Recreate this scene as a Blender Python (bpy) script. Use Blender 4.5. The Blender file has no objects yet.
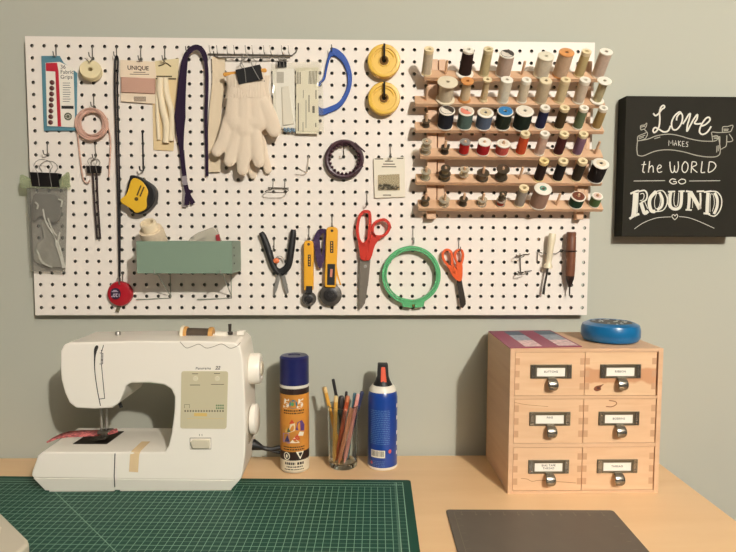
import bpy, bmesh, math, random
from mathutils import Vector, Matrix
random.seed(7)
S = 0.0254            # everything below is measured in inches
FLOOR = -64.9         # z of the floor (origin: first hole of the pegboard)
DESK = -35.4          # z of the desk top
WALL = 1.0            # y of the wall, board front at y = 0
V = Vector
sc = bpy.context.scene
col = sc.collection

# ------------------------------------------------------------------ camera
CAM = V((26.8234, -51.5979, -15.4864)); F = 595.0
def cam_rot(p, y, r):
    cx, sx, cy, sy, cr, sr = math.cos(p), math.sin(p), math.cos(y), math.sin(y), math.cos(r), math.sin(r)
    B = Matrix(((1, 0, 0), (0, 0, -1), (0, 1, 0)))
    Ry = Matrix(((cy, 0, -sy), (0, 1, 0), (sy, 0, cy)))
    Rx = Matrix(((1, 0, 0), (0, cx, -sx), (0, sx, cx)))
    Rz = Matrix(((cr, -sr, 0), (sr, cr, 0), (0, 0, 1)))
    return Rz @ Rx @ Ry @ B
ROT = cam_rot(0.072376, 0.025061, 0.0032316)
def ray(px, py):
    return ROT.transposed() @ V(((px - 368) / F, (py - 276) / F, 1))
def P(px, py, Y=0.0):
    d = ray(px, py); t = (Y - CAM.y) / d.y
    return CAM + d * t
def D(px, py, Z=DESK):
    d = ray(px, py); t = (Z - CAM.z) / d.z
    return CAM + d * t
def PP(pts, Y=0.0):
    return [P(a[0], a[1], a[2] if len(a) > 2 else Y) for a in pts]
def W(v):
    return V((v.x * S, v.y * S, (v.z - FLOOR) * S))
cd = bpy.data.cameras.new('camera'); cam = bpy.data.objects.new('camera', cd); col.objects.link(cam)
cd.sensor_width = 36; cd.sensor_fit = 'HORIZONTAL'; cd.lens = F / 736 * 36; cd.clip_start = 0.01
m4 = Matrix((ROT[0], -V(ROT[1]), -V(ROT[2]))).transposed().to_4x4()
m4.translation = W(CAM); cam.matrix_world = m4
sc.camera = cam

# ------------------------------------------------------------------ materials
def lin(c):
    out = []
    for v in c[:3]:
        v = v / 255
        out.append(v / 12.92 if v <= 0.04045 else ((v + 0.055) / 1.055) ** 2.4)
    return (*out, 1)
MATS = {}
def mat(rgb, rough=0.5, metal=0.0, name=None, bump=0.0, bscale=300.0, vary=0.0, vscale=60.0, coat=0.0, wave=None, spec=0.5, sheen=0.0):
    key = (tuple(rgb), rough, metal, bump, bscale, vary, vscale, coat, wave, spec, sheen)
    if key in MATS: return MATS[key]
    m = bpy.data.materials.new(name or 'paint'); m.use_nodes = True
    nt = m.node_tree; b = nt.nodes['Principled BSDF']
    b.inputs['Base Color'].default_value = lin(rgb); b.inputs['Roughness'].default_value = rough
    b.inputs['Metallic'].default_value = metal; b.inputs['Coat Weight'].default_value = coat
    b.inputs['Specular IOR Level'].default_value = spec
    if sheen: b.inputs['Sheen Weight'].default_value = sheen
    tc = None
    if bump or vary or wave: tc = nt.nodes.new('ShaderNodeTexCoord')
    if vary:
        n = nt.nodes.new('ShaderNodeTexNoise'); n.inputs['Scale'].default_value = vscale; n.inputs['Detail'].default_value = 3
        nt.links.new(tc.outputs['Object'], n.inputs['Vector'])
        r = nt.nodes.new('ShaderNodeMapRange'); r.inputs[1].default_value = .3; r.inputs[2].default_value = .7
        r.inputs[3].default_value = 1 - vary; r.inputs[4].default_value = 1 + vary
        nt.links.new(n.outputs['Fac'], r.inputs[0])
        mx = nt.nodes.new('ShaderNodeVectorMath'); mx.operation = 'SCALE'; mx.inputs[0].default_value = lin(rgb)[:3]
        nt.links.new(r.outputs[0], mx.inputs['Scale']); nt.links.new(mx.outputs[0], b.inputs['Base Color'])
    h = None
    if wave:
        w = nt.nodes.new('ShaderNodeTexWave'); w.bands_direction = wave[0]; w.inputs['Scale'].default_value = wave[1]
        w.inputs['Distortion'].default_value = wave[3] if len(wave) > 3 else 0
        nt.links.new(tc.outputs['Object'], w.inputs['Vector']); h = w.outputs['Fac']; st = wave[2]
    elif bump:
        n = nt.nodes.new('ShaderNodeTexNoise'); n.inputs['Scale'].default_value = bscale
        nt.links.new(tc.outputs['Object'], n.inputs['Vector']); h = n.outputs['Fac']; st = bump
    if h is not None:
        bp = nt.nodes.new('ShaderNodeBump'); bp.inputs['Strength'].default_value = st; bp.inputs['Distance'].default_value = 0.001
        nt.links.new(h, bp.inputs['Height']); nt.links.new(bp.outputs['Normal'], b.inputs['Normal'])
    MATS[key] = m
    return m
def thread(rgb):
    return mat(rgb, 0.75, name='thread', wave=('DIAGONAL', 350.0, 0.35), vary=0.06, vscale=150, spec=0.25)
def wood(name, base, dark, axis='X', scale=(2.0, 40.0, 40.0), rough=0.45, contrast=0.5, coat=0.0, band=None):
    m = bpy.data.materials.new(name); m.use_nodes = True; nt = m.node_tree; b = nt.nodes['Principled BSDF']
    b.inputs['Roughness'].default_value = rough; b.inputs['Coat Weight'].default_value = coat
    tc = nt.nodes.new('ShaderNodeTexCoord'); mp = nt.nodes.new('ShaderNodeMapping'); mp.inputs['Scale'].default_value = scale
    nt.links.new(tc.outputs['Object'], mp.inputs[0])
    n = nt.nodes.new('ShaderNodeTexNoise'); n.inputs['Scale'].default_value = 1.0; n.inputs['Detail'].default_value = 5; n.inputs['Distortion'].default_value = .6
    nt.links.new(mp.outputs[0], n.inputs['Vector'])
    r = nt.nodes.new('ShaderNodeValToRGB'); r.color_ramp.elements[0].position = .5 - contrast * .5; r.color_ramp.elements[1].position = .5 + contrast * .5
    r.color_ramp.elements[0].color = lin(dark); r.color_ramp.elements[1].color = lin(base)
    nt.links.new(n.outputs['Fac'], r.inputs[0]); out = r.outputs[0]
    if band:                                     # a heartwood streak of its own colour, z centre, half width (metres, object space)
        sp = nt.nodes.new('ShaderNodeSeparateXYZ'); nt.links.new(tc.outputs['Object'], sp.inputs[0])
        n2 = nt.nodes.new('ShaderNodeTexNoise'); n2.inputs['Scale'].default_value = 25; nt.links.new(tc.outputs['Object'], n2.inputs['Vector'])
        a = nt.nodes.new('ShaderNodeMath'); a.operation = 'MULTIPLY_ADD'; a.inputs[1].default_value = .03
        nt.links.new(n2.outputs['Fac'], a.inputs[0]); nt.links.new(sp.outputs['Z'], a.inputs[2])
        c = nt.nodes.new('ShaderNodeMath'); c.operation = 'SUBTRACT'; c.inputs[1].default_value = band[0]; nt.links.new(a.outputs[0], c.inputs[0])
        ab = nt.nodes.new('ShaderNodeMath'); ab.operation = 'ABSOLUTE'; nt.links.new(c.outputs[0], ab.inputs[0])
        mr = nt.nodes.new('ShaderNodeMapRange'); mr.inputs[1].default_value = band[1]; mr.inputs[2].default_value = band[1] * .75
        nt.links.new(ab.outputs[0], mr.inputs[0])
        mx = nt.nodes.new('ShaderNodeMix'); mx.data_type = 'RGBA'; mx.inputs['B'].default_value = lin(band[2])
        nt.links.new(mr.outputs[0], mx.inputs['Factor']); nt.links.new(out, mx.inputs['A']); out = mx.outputs['Result']
    nt.links.new(out, b.inputs['Base Color'])
    return m
def clear(name, tint, fac, rough=0.15, rgb=None):       # thin clear plastic: part see-through, part glossy and hazy
    m = bpy.data.materials.new(name); m.use_nodes = True; nt = m.node_tree; b = nt.nodes['Principled BSDF']
    b.inputs['Base Color'].default_value = lin(rgb or tint); b.inputs['Roughness'].default_value = rough; b.inputs['Specular IOR Level'].default_value = .8
    t = nt.nodes.new('ShaderNodeBsdfTransparent'); t.inputs[0].default_value = lin(tint)
    mx = nt.nodes.new('ShaderNodeMixShader'); mx.inputs[0].default_value = fac
    nt.links.new(t.outputs[0], mx.inputs[1]); nt.links.new(b.outputs[0], mx.inputs[2])
    nt.links.new(mx.outputs[0], nt.nodes['Material Output'].inputs[0])
    return m
STEEL = mat((176, 172, 164), .35, .7, 'steel')
WIRE = mat((112, 108, 100), .4, .5, 'wire')
BLACKM = mat((22, 21, 22), .35, 0, 'black_enamel')
BLACKP = mat((24, 23, 24), .5, 0, 'black_plastic')
WHITEP = mat((236, 229, 214), .35, 0, 'white_plastic')
CREAM = mat((232, 220, 192), .5, 0, 'cream_plastic')
PAPER = mat((236, 229, 208), .8, 0, 'paper')
INK = mat((40, 36, 34), .8, 0, 'ink')

# ------------------------------------------------------------------ mesh builder
class MB:
    def __init__(s): s.bm = bmesh.new(); s.mi = 0
    def v(s, p): return s.bm.verts.new(p)
    def f(s, vs):
        try:
            fc = s.bm.faces.new(vs); fc.material_index = s.mi; return fc
        except ValueError: return None
    def box(s, x0, x1, y0, y1, z0, z1):
        a = [s.v((x, y, z)) for z in (z0, z1) for y in (y0, y1) for x in (x0, x1)]
        for q in ((0, 2, 3, 1), (4, 5, 7, 6), (0, 1, 5, 4), (2, 6, 7, 3), (0, 4, 6, 2), (1, 3, 7, 5)): s.f([a[i] for i in q])
        return s
    def slab(s, pts, d):                     # any flat outline (3D points) pushed along vector d
        d = V(d); a = [s.v(p) for p in pts]; b = [s.v(V(p) + d) for p in pts]; n = len(pts)
        s.f(list(reversed(a))); s.f(b)
        for i in range(n): s.f([a[i], a[(i + 1) % n], b[(i + 1) % n], b[i]])
        return s
    def ring(s, outer, inner, d):            # outline with an opening, same point count
        d = V(d); n = len(outer)
        A = [[s.v(p) for p in outer], [s.v(p) for p in inner]]; B = [[s.v(V(p) + d) for p in outer], [s.v(V(p) + d) for p in inner]]
        for i in range(n):
            j = (i + 1) % n
            s.f([A[0][i], A[1][i], A[1][j], A[0][j]]); s.f([B[0][i], B[0][j], B[1][j], B[1][i]])
            s.f([A[0][i], A[0][j], B[0][j], B[0][i]]); s.f([A[1][i], B[1][i], B[1][j], A[1][j]])
        return s
    def tube(s, path, r, n=8, closed=False, flat=None):
        path = [V(p) for p in path]; m = len(path); rings = []; rs = r if isinstance(r, (list, tuple)) else [r] * m
        t0 = (path[1] - path[0]).normalized()
        u = t0.orthogonal().normalized() if flat is None else (V(flat) - t0 * V(flat).dot(t0)).normalized()
        for i in range(m):
            a = path[(i - 1) % m] if (closed or i > 0) else path[0]; b = path[(i + 1) % m] if (closed or i < m - 1) else path[-1]
            t = (b - a).normalized(); u = (u - t * u.dot(t))
            u = u.normalized() if u.length > 1e-6 else t.orthogonal().normalized()
            w = t.cross(u)
            rings.append([s.v(path[i] + (u * math.cos(k * 2 * math.pi / n) + w * math.sin(k * 2 * math.pi / n)) * rs[i]) for k in range(n)])
        for i in range(m if closed else m - 1):
            A, B = rings[i], rings[(i + 1) % m]
            for k in range(n): s.f([A[k], A[(k + 1) % n], B[(k + 1) % n], B[k]])
        if not closed: s.f(list(reversed(rings[0]))); s.f(rings[-1])
        return s
    def strip(s, path, w, t, face):          # flat band: width w across, thickness t along 'face'
        path = [V(p) for p in path]; m = len(path); rings = []; ws = (list(w) + [w[-1]] * m) if isinstance(w, (list, tuple)) else [w] * m
        for i in range(m):
            a = path[max(i - 1, 0)]; b = path[min(i + 1, m - 1)]; tg = (b - a).normalized()
            n = V(face(i) if callable(face) else face)
            n = (n - tg * n.dot(tg)); n = n.normalized() if n.length > 1e-5 else tg.orthogonal().normalized()
            x = tg.cross(n) * (ws[i] / 2); q = n * (t / 2)
            rings.append([s.v(path[i] + x + q), s.v(path[i] - x + q), s.v(path[i] - x - q), s.v(path[i] + x - q)])
        for A, B in zip(rings, rings[1:]):
            for k in range(4): s.f([A[k], A[(k + 1) % 4], B[(k + 1) % 4], B[k]])
        s.f(list(reversed(rings[0]))); s.f(rings[-1])
        return s
    def lathe(s, prof, o, ax, n=24, closed=False, arc=None):
        o = V(o); ax = V(ax).normalized(); u = ax.orthogonal().normalized(); w = ax.cross(u); rings = []
        for r, h in prof:
            c = o + ax * h
            if r < 1e-5: rings.append([s.v(c)])
            else: rings.append([s.v(c + (u * math.cos(k * 2 * math.pi / n) + w * math.sin(k * 2 * math.pi / n)) * r) for k in range(n)])
        pr = list(zip(rings, rings[1:])) + ([(rings[-1], rings[0])] if closed else [])
        for A, B in pr:
            for k in range(n):
                j = (k + 1) % n
                if len(A) == 1 and len(B) == 1: continue
                if len(A) == 1: s.f([A[0], B[j], B[k]])
                elif len(B) == 1: s.f([A[k], A[j], B[0]])
                else: s.f([A[k], A[j], B[j], B[k]])
        return s
    def cyl(s, a, b, r, n=16):
        a, b = V(a), V(b); L = (b - a).length
        return s.lathe([(0, 0), (r, 0), (r, L), (0, L)], a, b - a, n)
    def capsule(s, a, b, r1, r2, n=12):
        a, b = V(a), V(b); L = (b - a).length; pr = [(0, -r1)]
        for k in range(1, 5): t = k / 4 * math.pi / 2; pr.append((r1 * math.sin(t), -r1 * math.cos(t)))
        for k in range(0, 4): t = k / 4 * math.pi / 2; pr.append((r2 * math.cos(t), L + r2 * math.sin(t)))
        pr.append((0, L + r2)); return s.lathe(pr, a, (b - a) if L > 1e-6 else V((0, 0, 1)), n)
    def ball(s, c, rx, ry, rz, n=16, m=8):
        c = V(c); R = []
        for i in range(m + 1):
            t = i / m * math.pi
            R.append([s.v((c.x, c.y, c.z + rz * math.cos(t)))] if i in (0, m) else [s.v((c.x + rx * math.sin(t) * math.cos(k * 2 * math.pi / n), c.y + ry * math.sin(t) * math.sin(k * 2 * math.pi / n), c.z + rz * math.cos(t))) for k in range(n)])
        for A, B in zip(R, R[1:]):
            for k in range(n):
                j = (k + 1) % n
                if len(A) == 1: s.f([A[0], B[k], B[j]])
                elif len(B) == 1: s.f([A[k], B[0], A[j]])
                else: s.f([A[k], B[k], B[j], A[j]])
        return s
    def text(s, txt, size, fn, spacing=1.0, bold=0.0, shear=0.0, depth=0.006, align='CENTER'):
        cu = bpy.data.curves.new('t', 'FONT'); cu.body = txt; cu.size = size; cu.align_x = align; cu.align_y = 'CENTER'
        cu.space_character = spacing; cu.offset = bold; cu.shear = shear; cu.resolution_u = 3
        o = bpy.data.objects.new('t', cu); col.objects.link(o)
        me = bpy.data.meshes.new_from_object(o.evaluated_get(bpy.context.evaluated_depsgraph_get()))
        bpy.data.objects.remove(o); bpy.data.curves.remove(cu)
        vs = [s.v(fn(v.co.x, v.co.y)) for v in me.vertices]
        for p in me.polygons: s.f([vs[i] for i in p.vertices])
        bpy.data.meshes.remove(me); return s

ORG = {}
def _link(name, mb, m, org, parent=None, bevel=0, seg=2, smooth=40, subsurf=0, recalc=True):
    bm = mb.bm
    if recalc: bmesh.ops.recalc_face_normals(bm, faces=bm.faces[:])
    for v in bm.verts: v.co = (v.co - org) * S
    me = bpy.data.meshes.new(name); bm.to_mesh(me); bm.free()
    for x in (m if isinstance(m, (list, tuple)) else [m]): me.materials.append(x)
    if smooth:
        me.polygons.foreach_set('use_smooth', [True] * len(me.polygons)); me.set_sharp_from_angle(angle=math.radians(smooth))
    o = bpy.data.objects.new(name, me); col.objects.link(o)
    if bevel:
        b = o.modifiers.new('bevel', 'BEVEL'); b.width = bevel * S; b.segments = seg; b.limit_method = 'ANGLE'; b.angle_limit = math.radians(35); b.harden_normals = False
    if subsurf: q = o.modifiers.new('sub', 'SUBSURF'); q.levels = subsurf; q.render_levels = subsurf
    if parent: o.parent = parent
    ORG[o] = org
    return o
def tag(o, label=None, cat=None, group=None, kind=None):
    if label: o['label'] = label
    if cat: o['category'] = cat
    if group: o['group'] = group
    if kind: o['kind'] = kind
    return o
def thing(name, label, cat, loc, group=None):
    o = bpy.data.objects.new(name, None); col.objects.link(o); o.empty_display_size = .02
    loc = V(loc); o.location = W(loc); ORG[o] = loc
    return tag(o, label, cat, group)
def part(name, mb, m, parent, label=None, **k):
    o = _link(name, mb, m, ORG[parent], parent, **k)
    if label: o['label'] = label
    return o
def solo(name, mb, m, label, cat, group=None, **k):
    vs = mb.bm.verts; org = V((sum(v.co.x for v in vs) / len(vs), sum(v.co.y for v in vs) / len(vs), min(v.co.z for v in vs)))
    o = _link(name, mb, m, org, **k); o.location = W(org)
    return tag(o, label, cat, group)
def struct(name, mb, m, **k):
    o = _link(name, mb, m, V((0, 0, FLOOR)), **k); return tag(o, kind='structure')
def circ(c, r, n=32, a0=0, a1=2 * math.pi, ry=None, Y=None, rot=0):
    ry = ry or r; out = []
    for k in range(n):
        t = a0 + (a1 - a0) * k / n; x, z = r * math.cos(t), ry * math.sin(t)
        out.append(V((c[0] + x * math.cos(rot) - z * math.sin(rot), c[1], c[2] + x * math.sin(rot) + z * math.cos(rot))))
    return out
def spline(pts, n=6, closed=False):
    pts = [V(p) for p in pts]; out = []; m = len(pts)
    for i in range(m if closed else m - 1):
        g = lambda k: pts[k % m] if closed else pts[max(0, min(m - 1, k))]
        p0, p1, p2, p3 = g(i - 1), g(i), g(i + 1), g(i + 2)
        for k in range(n):
            t = k / n
            out.append(.5 * ((2 * p1) + (p2 - p0) * t + (2 * p0 - 5 * p1 + 4 * p2 - p3) * t * t + (3 * p1 - p0 - 3 * p2 + p3) * t ** 3))
    if not closed: out.append(pts[-1])
    return out
def onplane(o, X=(1, 0, 0), Z=(0, 0, 1)):
    o, X, Z = V(o), V(X), V(Z); return lambda x, y: o + X * x + Z * y
OUT = V((0, -1, 0))

# ------------------------------------------------------------------ setting
def wall_mat():
    m = mat((184, 185, 171), .85, name='wall_paint', bump=.06, bscale=220, spec=.2); return m
struct('wall_back', MB().box(-70, 130, WALL, WALL + 4, FLOOR, 36), wall_mat())
struct('ceiling', MB().box(-70, 130, -125, WALL + 4, 36, 38), mat((232, 230, 224), .9, name='ceiling_paint', spec=.2))
struct('floor', MB().box(-70, 130, -110, WALL + 4, FLOOR - 2, FLOOR), wood('floorboards', (150, 112, 78), (110, 78, 50), scale=(3, 30, 30)))

# ------------------------------------------------------------------ desk
DW = wood('beech_laminate', (236, 200, 154), (224, 184, 136), scale=(2.2, 14, 14), rough=.38, contrast=.55, coat=.1)
t = thing('desk', 'beech laminate desk top along the grey-green wall', 'desk', (20, -12, FLOOR))
part('desktop', MB().box(-14, 53.5, -27, .35, DESK - 1.1, DESK), DW, t, bevel=.06)
for x, y in ((-12, -25), (51, -25), (-12, -1.5), (51, -1.5)):
    part('leg', MB().box(x - 1, x + 1, y - 1, y + 1, FLOOR, DESK - 1.1), DW, t)

# ------------------------------------------------------------------ pegboard
def pegboard():
    x0, x1, z0, z1, T, rh = -.55, 47.43, -22.65, .78, .2, .15
    t = thing('pegboard', 'large white pegboard with rows of holes on the wall above the desk', 'pegboard', (23.5, 0, z0))
    mb = MB(); cache = {}
    def vv(x, y, z):
        k = (round(x, 4), y, round(z, 4))
        if k not in cache: cache[k] = mb.v((x, y, z))
        return cache[k]
    for c in range(48):
        for r in range(23):
            l = x0 if c == 0 else c - .5; R = x1 if c == 47 else c + .5; b = z0 if r == 22 else -r - .5; tp = z1 if r == 0 else -r + .5
            sq = [(R, -r), (R, tp), (c, tp), (l, tp), (l, -r), (l, b), (c, b), (R, b)]
            oc = [(c + rh * math.cos(k * math.pi / 4), -r + rh * math.sin(k * math.pi / 4)) for k in range(8)]
            for k in range(8):
                j = (k + 1) % 8
                mb.mi = 0; mb.f([vv(sq[k][0], 0, sq[k][1]), vv(oc[k][0], 0, oc[k][1]), vv(oc[j][0], 0, oc[j][1]), vv(sq[j][0], 0, sq[j][1])])
                mb.mi = 1; mb.f([vv(sq[j][0], T, sq[j][1]), vv(oc[j][0], T, oc[j][1]), vv(oc[k][0], T, oc[k][1]), vv(sq[k][0], T, sq[k][1])])
                mb.f([vv(oc[k][0], 0, oc[k][1]), vv(oc[k][0], T, oc[k][1]), vv(oc[j][0], T, oc[j][1]), vv(oc[j][0], 0, oc[j][1])])
    mb.mi = 0; bm = mb.bm
    for e in [e for e in bm.edges if len(e.link_faces) == 1 and all(abs(v.co.y) < 1e-6 for v in e.verts)]:
        a, b = e.verts
        mb.f([a, b, vv(b.co.x, T, b.co.z), vv(a.co.x, T, a.co.z)])
    part('panel', mb, [mat((238, 230, 219), .45, name='white_hardboard', spec=.3), mat((40, 26, 16), .9, name='brown_hardboard')], t, smooth=0)
    part('batten', MB().box(2, 46, T, WALL - .03, .28, .72), mat((60, 44, 30), .9, name='batten_wood'), t)
    part('batten', MB().box(2, 45, T, WALL - .03, -22.6, -22.25), mat((60, 44, 30), .9, name='batten_wood'), t)
pegboard()

# ------------------------------------------------------------------ peg hooks
def hole(px, py):
    p = P(px, py, 0); return V((round(p.x), 0, round(p.z)))
def hook(px, py, what, drop=1.0, reach=.9, up=.3, m=WIRE, r=.045, snap=True):
    h = hole(px, py) if snap else P(px, py, 0)
    b = [h + V((0, .45, .25)), h + V((0, .15, .02)), h + V((0, -.03, 0)), h + V((0, -.07, -.1)), h + V((0, -.07, -drop + .12)), h + V((0, -.14, -drop)), h + V((0, -.3, -drop - .05)), h + V((0, -reach + .1, -drop)), h + V((0, -reach, -drop + up))]
    solo('peg_hook', MB().tube(b, r, 7), m, what, 'peg hook', 'peg hooks in the pegboard')
    return V((h.x, -reach * .55, h.z - drop))

# ------------------------------------------------------------------ blister pack with grips
def grips():
    hook(54, 45.6, 'wire peg hook holding the blue-backed pack of grips', .9, .6)
    t = thing('fastener_pack', 'blister pack on blue card with a red stripe, top left of the pegboard', 'blister pack', P(59, 131, -.1))
    part('backing_card', MB().slab(PP([(41.5, 56), (60, 56), (64, 63), (77.5, 73), (77, 131), (44, 131)], -.1), OUT * .06), mat((88, 134, 148), .4, name='blue_card'), t, bevel=.03)
    part('insert_card', MB().slab(PP([(45.8, 63), (60, 62), (73.5, 68.5), (75.3, 127.4), (47.4, 126)], -.17), OUT * .05), mat((240, 234, 220), .4, name='card'), t)
    rd = mat((186, 40, 56), .45, name='red_print')
    part('printed_stripe', MB().slab(PP([(45.8, 63), (57, 62.8), (58.5, 71), (61.2, 126.4), (57.8, 126.4), (55.3, 71.5), (46, 71)], -.23), OUT * .01), rd, t)
    for i in range(8):
        c = P(52.2 - i * .22, 82.5 + i * 5.7, -.23)
        part('grip', MB().lathe([(0, .12), (.1, .12), (.19, .06), (.2, 0)], c, OUT, 14), mat((92, 48, 44), .4, name='maroon_enamel'), t)
    mb = MB()
    for k, (s, y) in enumerate((('36', 67), ('Fabric', 72), ('Grips', 77))):
        mb.text(s, .45, onplane(P(60.3, y, -.231)), align='LEFT')
    part('lettering', mb, INK, t); mb = MB()
    q = P(67.5, 107.3, -.231); mb.box(q.x - .5, q.x + .5, -.234, -.231, q.z - .12, q.z + .12)
    for k in range(9): q = P(67, 83 + k * 2.3, -.231); mb.box(q.x - .35, q.x + random.uniform(.2, .38), -.233, -.231, q.z - .02, q.z + .02)
    part('small_print', mb, INK, t)
    c = P(68, 116.5, -.235); mb = MB().ring(circ(c, .32, 20), circ(c, .22, 20), OUT * .005)
    for k in range(4): a = k * math.pi / 4; mb.tube([c + V((math.cos(a) * .25, 0, math.sin(a) * .25)), c - V((math.cos(a) * .25, 0, math.sin(a) * .25))], .035, 4)
    part('emblem', mb, mat((90, 92, 70), .7, name='olive_print'), t)
grips()

# cream roll
h = hook(92.5, 45.6, 'wire peg hook holding the small cream tape roll', 1.0, .8)
t = thing('tape_roll', 'small round cream tape roll hung beside the blue-backed pack', 'tape roll', P(91, 80, -.5))
c = P(91, 71, -.35); ax = V((.22, -1, .28)).normalized()
part('roll', MB().lathe([(.18, -.3), (.78, -.3), (.87, -.2), (.87, .2), (.8, .32), (.3, .32), (.18, .28)], c, ax, 36, closed=True), mat((222, 208, 166), .8, name='cotton_tape', wave=('Z', 150.0, .3)), t)
part('wire_tie', MB().tube(spline([c + V((-.35, -.3, .95)), c + V((-.1, -.35, .75)), c + V((.05, -.4, .6)), c + V((.2, -.35, .8)), c + V((.28, -.25, 1.0))], 4), .03, 6), WIRE, t)

# pink cord coil
h = hook(93.5, 93.5, 'wire peg hook holding the coil of pink cord', 1.0, .7)
mb = MB(); c = P(92.5, 124, -.35)
for k in range(16):
    a = random.uniform(0, 6); ca = c + V((random.uniform(-.13, .13), random.uniform(-.2, .15), random.uniform(-.13, .1))); rr = random.uniform(.96, 1.3)
    mb.tube([ca + V((math.cos(q) * rr, .06 * math.sin(3 * q + a), math.sin(q) * rr * 1.0)) for q in [i * 2 * math.pi / 36 for i in range(36)]], .055, 6, closed=True)
mb.tube(spline(PP([(77, 128), (79, 147), (80.5, 160), (83, 178), (87, 183), (90, 180)], -.25), 5), .06, 7)
mb.tube(spline(PP([(107, 122), (110.5, 140), (110, 160), (108.8, 177)], -.25), 5), .06, 7)
solo('cord_coil', mb, mat((204, 164, 146), .75, name='pink_cord', bump=.4, bscale=900), 'coil of pale pink cord with two loose ends hanging down', 'cord')

# binder clips
def clip(c, w, h, dep, label, rot=0.0, up=.8, lip=.05, front_arm=None):
    c = V(c); t = thing('binder_clip', label, 'binder clip', c, 'black binder clips on the pegboard')
    R = Matrix.Rotation(rot, 3, 'Y')
    mb = MB()
    # the spring body: open trapezoid, wide spine on top, lips pinched at the bottom
    pr = [(-dep / 2, 0), (dep / 2, 0), (lip, -h), (lip - .03, -h), (dep / 2 - .05, -.04), (-dep / 2 + .05, -.04), (-lip + .03, -h), (-lip, -h)]
    mb.slab([c + R @ V((-w / 2, y, z)) for y, z in pr], R @ V((w, 0, 0)))
    part('spring_body', mb, BLACKM, t, bevel=.012)
    for s in (-1, 1):
        mb = MB(); y0 = s * dep * .5 - s * .02
        a = .22 * w
        if front_arm and s == -1:
            pts = [V((-a * .9, -lip - .04, -h + .02)), V((-a * .6, -dep / 2 - .04, -.1)), V((-a * .9, -dep / 2, up * .5)), V((-a * .3, -dep / 2, up)), V((a * .3, -dep / 2, up)), V((a * .9, -dep / 2, up * .5)), V((a * .9, -dep / 2 - .04, -.1)), V((a * 1.6, -lip - .04, -h + .02))]
        else:
            pts = [V((-a, s * (lip + .04), -h + .04)), V((-a, y0 + s * .05, 0)), V((-a * 1.5, y0 + s * .1, up * .55)), V((-a * .7, y0 + s * .15, up)), V((a * .7, y0 + s * .15, up)), V((a * 1.5, y0 + s * .1, up * .55)), V((a, y0 + s * .05, 0)), V((a, s * (lip + .04), -h + .04))]
        mb.tube(spline([c + R @ p for p in pts], 4), .032, 6)
        part('wire_arm', mb, STEEL, t)
    return t

# clear bag at far left
hook(47.7, 142.5, 'wire peg hook holding the clear bag at the left edge', 1.0, .8)
clip(P(46, 173, -.55), 2.3, 1.15, .75, 'large black binder clip closing the clear bag at the left edge', rot=.03, up=1.0)
def pillow(outline, y, puff, nx=14, nz=22, wr=.05):
    mb = MB(); rows = []
    tl, tr, br, bl = outline
    for sgn in (1, -1):
        g = []
        for j in range(nz + 1):
            v = j / nz; row = []
            for i in range(nx + 1):
                u = i / nx; p = (tl * (1 - u) + tr * u) * (1 - v) + (bl * (1 - u) + br * u) * v
                e = min(1, 4 * u * (1 - u) * 1.2) * min(1, 4 * v * (1 - v) * 1.2)
                w = (math.sin(u * 9 + v * 7) * .5 + math.sin(u * 17 - v * 13 + 1) * .3 + math.sin(v * 23 + u * 5) * .3) * wr
                row.append(mb.v((p.x, y - sgn * (puff * e ** .6 + .004) + w * e, p.z)))
            g.append(row)
        for j in range(nz):
            for i in range(nx):
                q = [g[j][i], g[j][i + 1], g[j + 1][i + 1], g[j + 1][i]]
                mb.f(q if sgn > 0 else q[::-1])
    return mb
t = thing('plastic_bag', 'clear zip bag of grey parts clipped at the left edge of the pegboard', 'plastic bag', P(46, 272, -.5))
part('pouch', pillow(PP([(26.5, 187), (67.5, 187), (65.5, 273), (31.5, 271)], -.5), -.5, .32, wr=.1), clear('clear_plastic', (230, 230, 227), .2, .08, (180, 179, 174)), t, recalc=False)
part('zip_top', MB().slab(spline(PP([(21, 175), (28, 177), (36, 180), (57, 181), (62, 177), (69, 172), (70, 183), (67, 188), (27, 188), (21, 186)], -.47), 3, True), OUT * .1), clear('zip_plastic', (222, 228, 208), .3, .2, (200, 206, 176)), t, 'green-tinted zip top', bevel=.02)
for pl in ([(35, 202), (38, 205), (37, 209)], [(58, 199), (62, 201), (61, 207)], [(48, 218), (52, 229), (57, 236)], [(60, 232), (58, 244), (61, 256)], [(37, 250), (42, 262), (52, 267)]):  # short pale strips that paint glints on the folds of the bag
    part('painted_glint', MB().strip(spline(PP(pl, -.86), 4), .14, .02, OUT), clear('glint_film', (240, 240, 232), .5, .05, (228, 225, 212)), t)
part('glint', MB().strip(spline(PP([(43, 209), (46, 222), (54, 236), (60, 252), (64, 268)], -.85), 4), [.12] * 10 + [.3] * 7, .02, OUT), clear('glint_film', (235, 235, 228), .6, .05, (235, 232, 220)), t, 'long highlight painted as a pale strip')  # long highlight down the bag, put in as a bright strip
mb = MB().slab(spline(PP([(42, 222), (48, 222), (51, 232), (58, 243), (62, 258), (61, 267), (36, 262), (37, 245), (44, 238)], -.46), 4, True), OUT * .12)
solo('plastic_fitting', mb, mat((180, 176, 164), .5, name='grey_plastic'), 'paddle-shaped pale grey fitting low in the clear bag', 'fitting', bevel=.02)
mb = MB().slab(spline(PP([(34, 196), (47, 194), (60, 198), (61, 218), (52, 222), (42, 216), (34, 220)], -.46), 4, True), OUT * .14)
solo('plastic_fitting', mb, mat((136, 132, 122), .5, name='dark_grey_plastic'), 'darker grey fitting high in the clear bag under the clip', 'fitting', bevel=.02)

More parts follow.
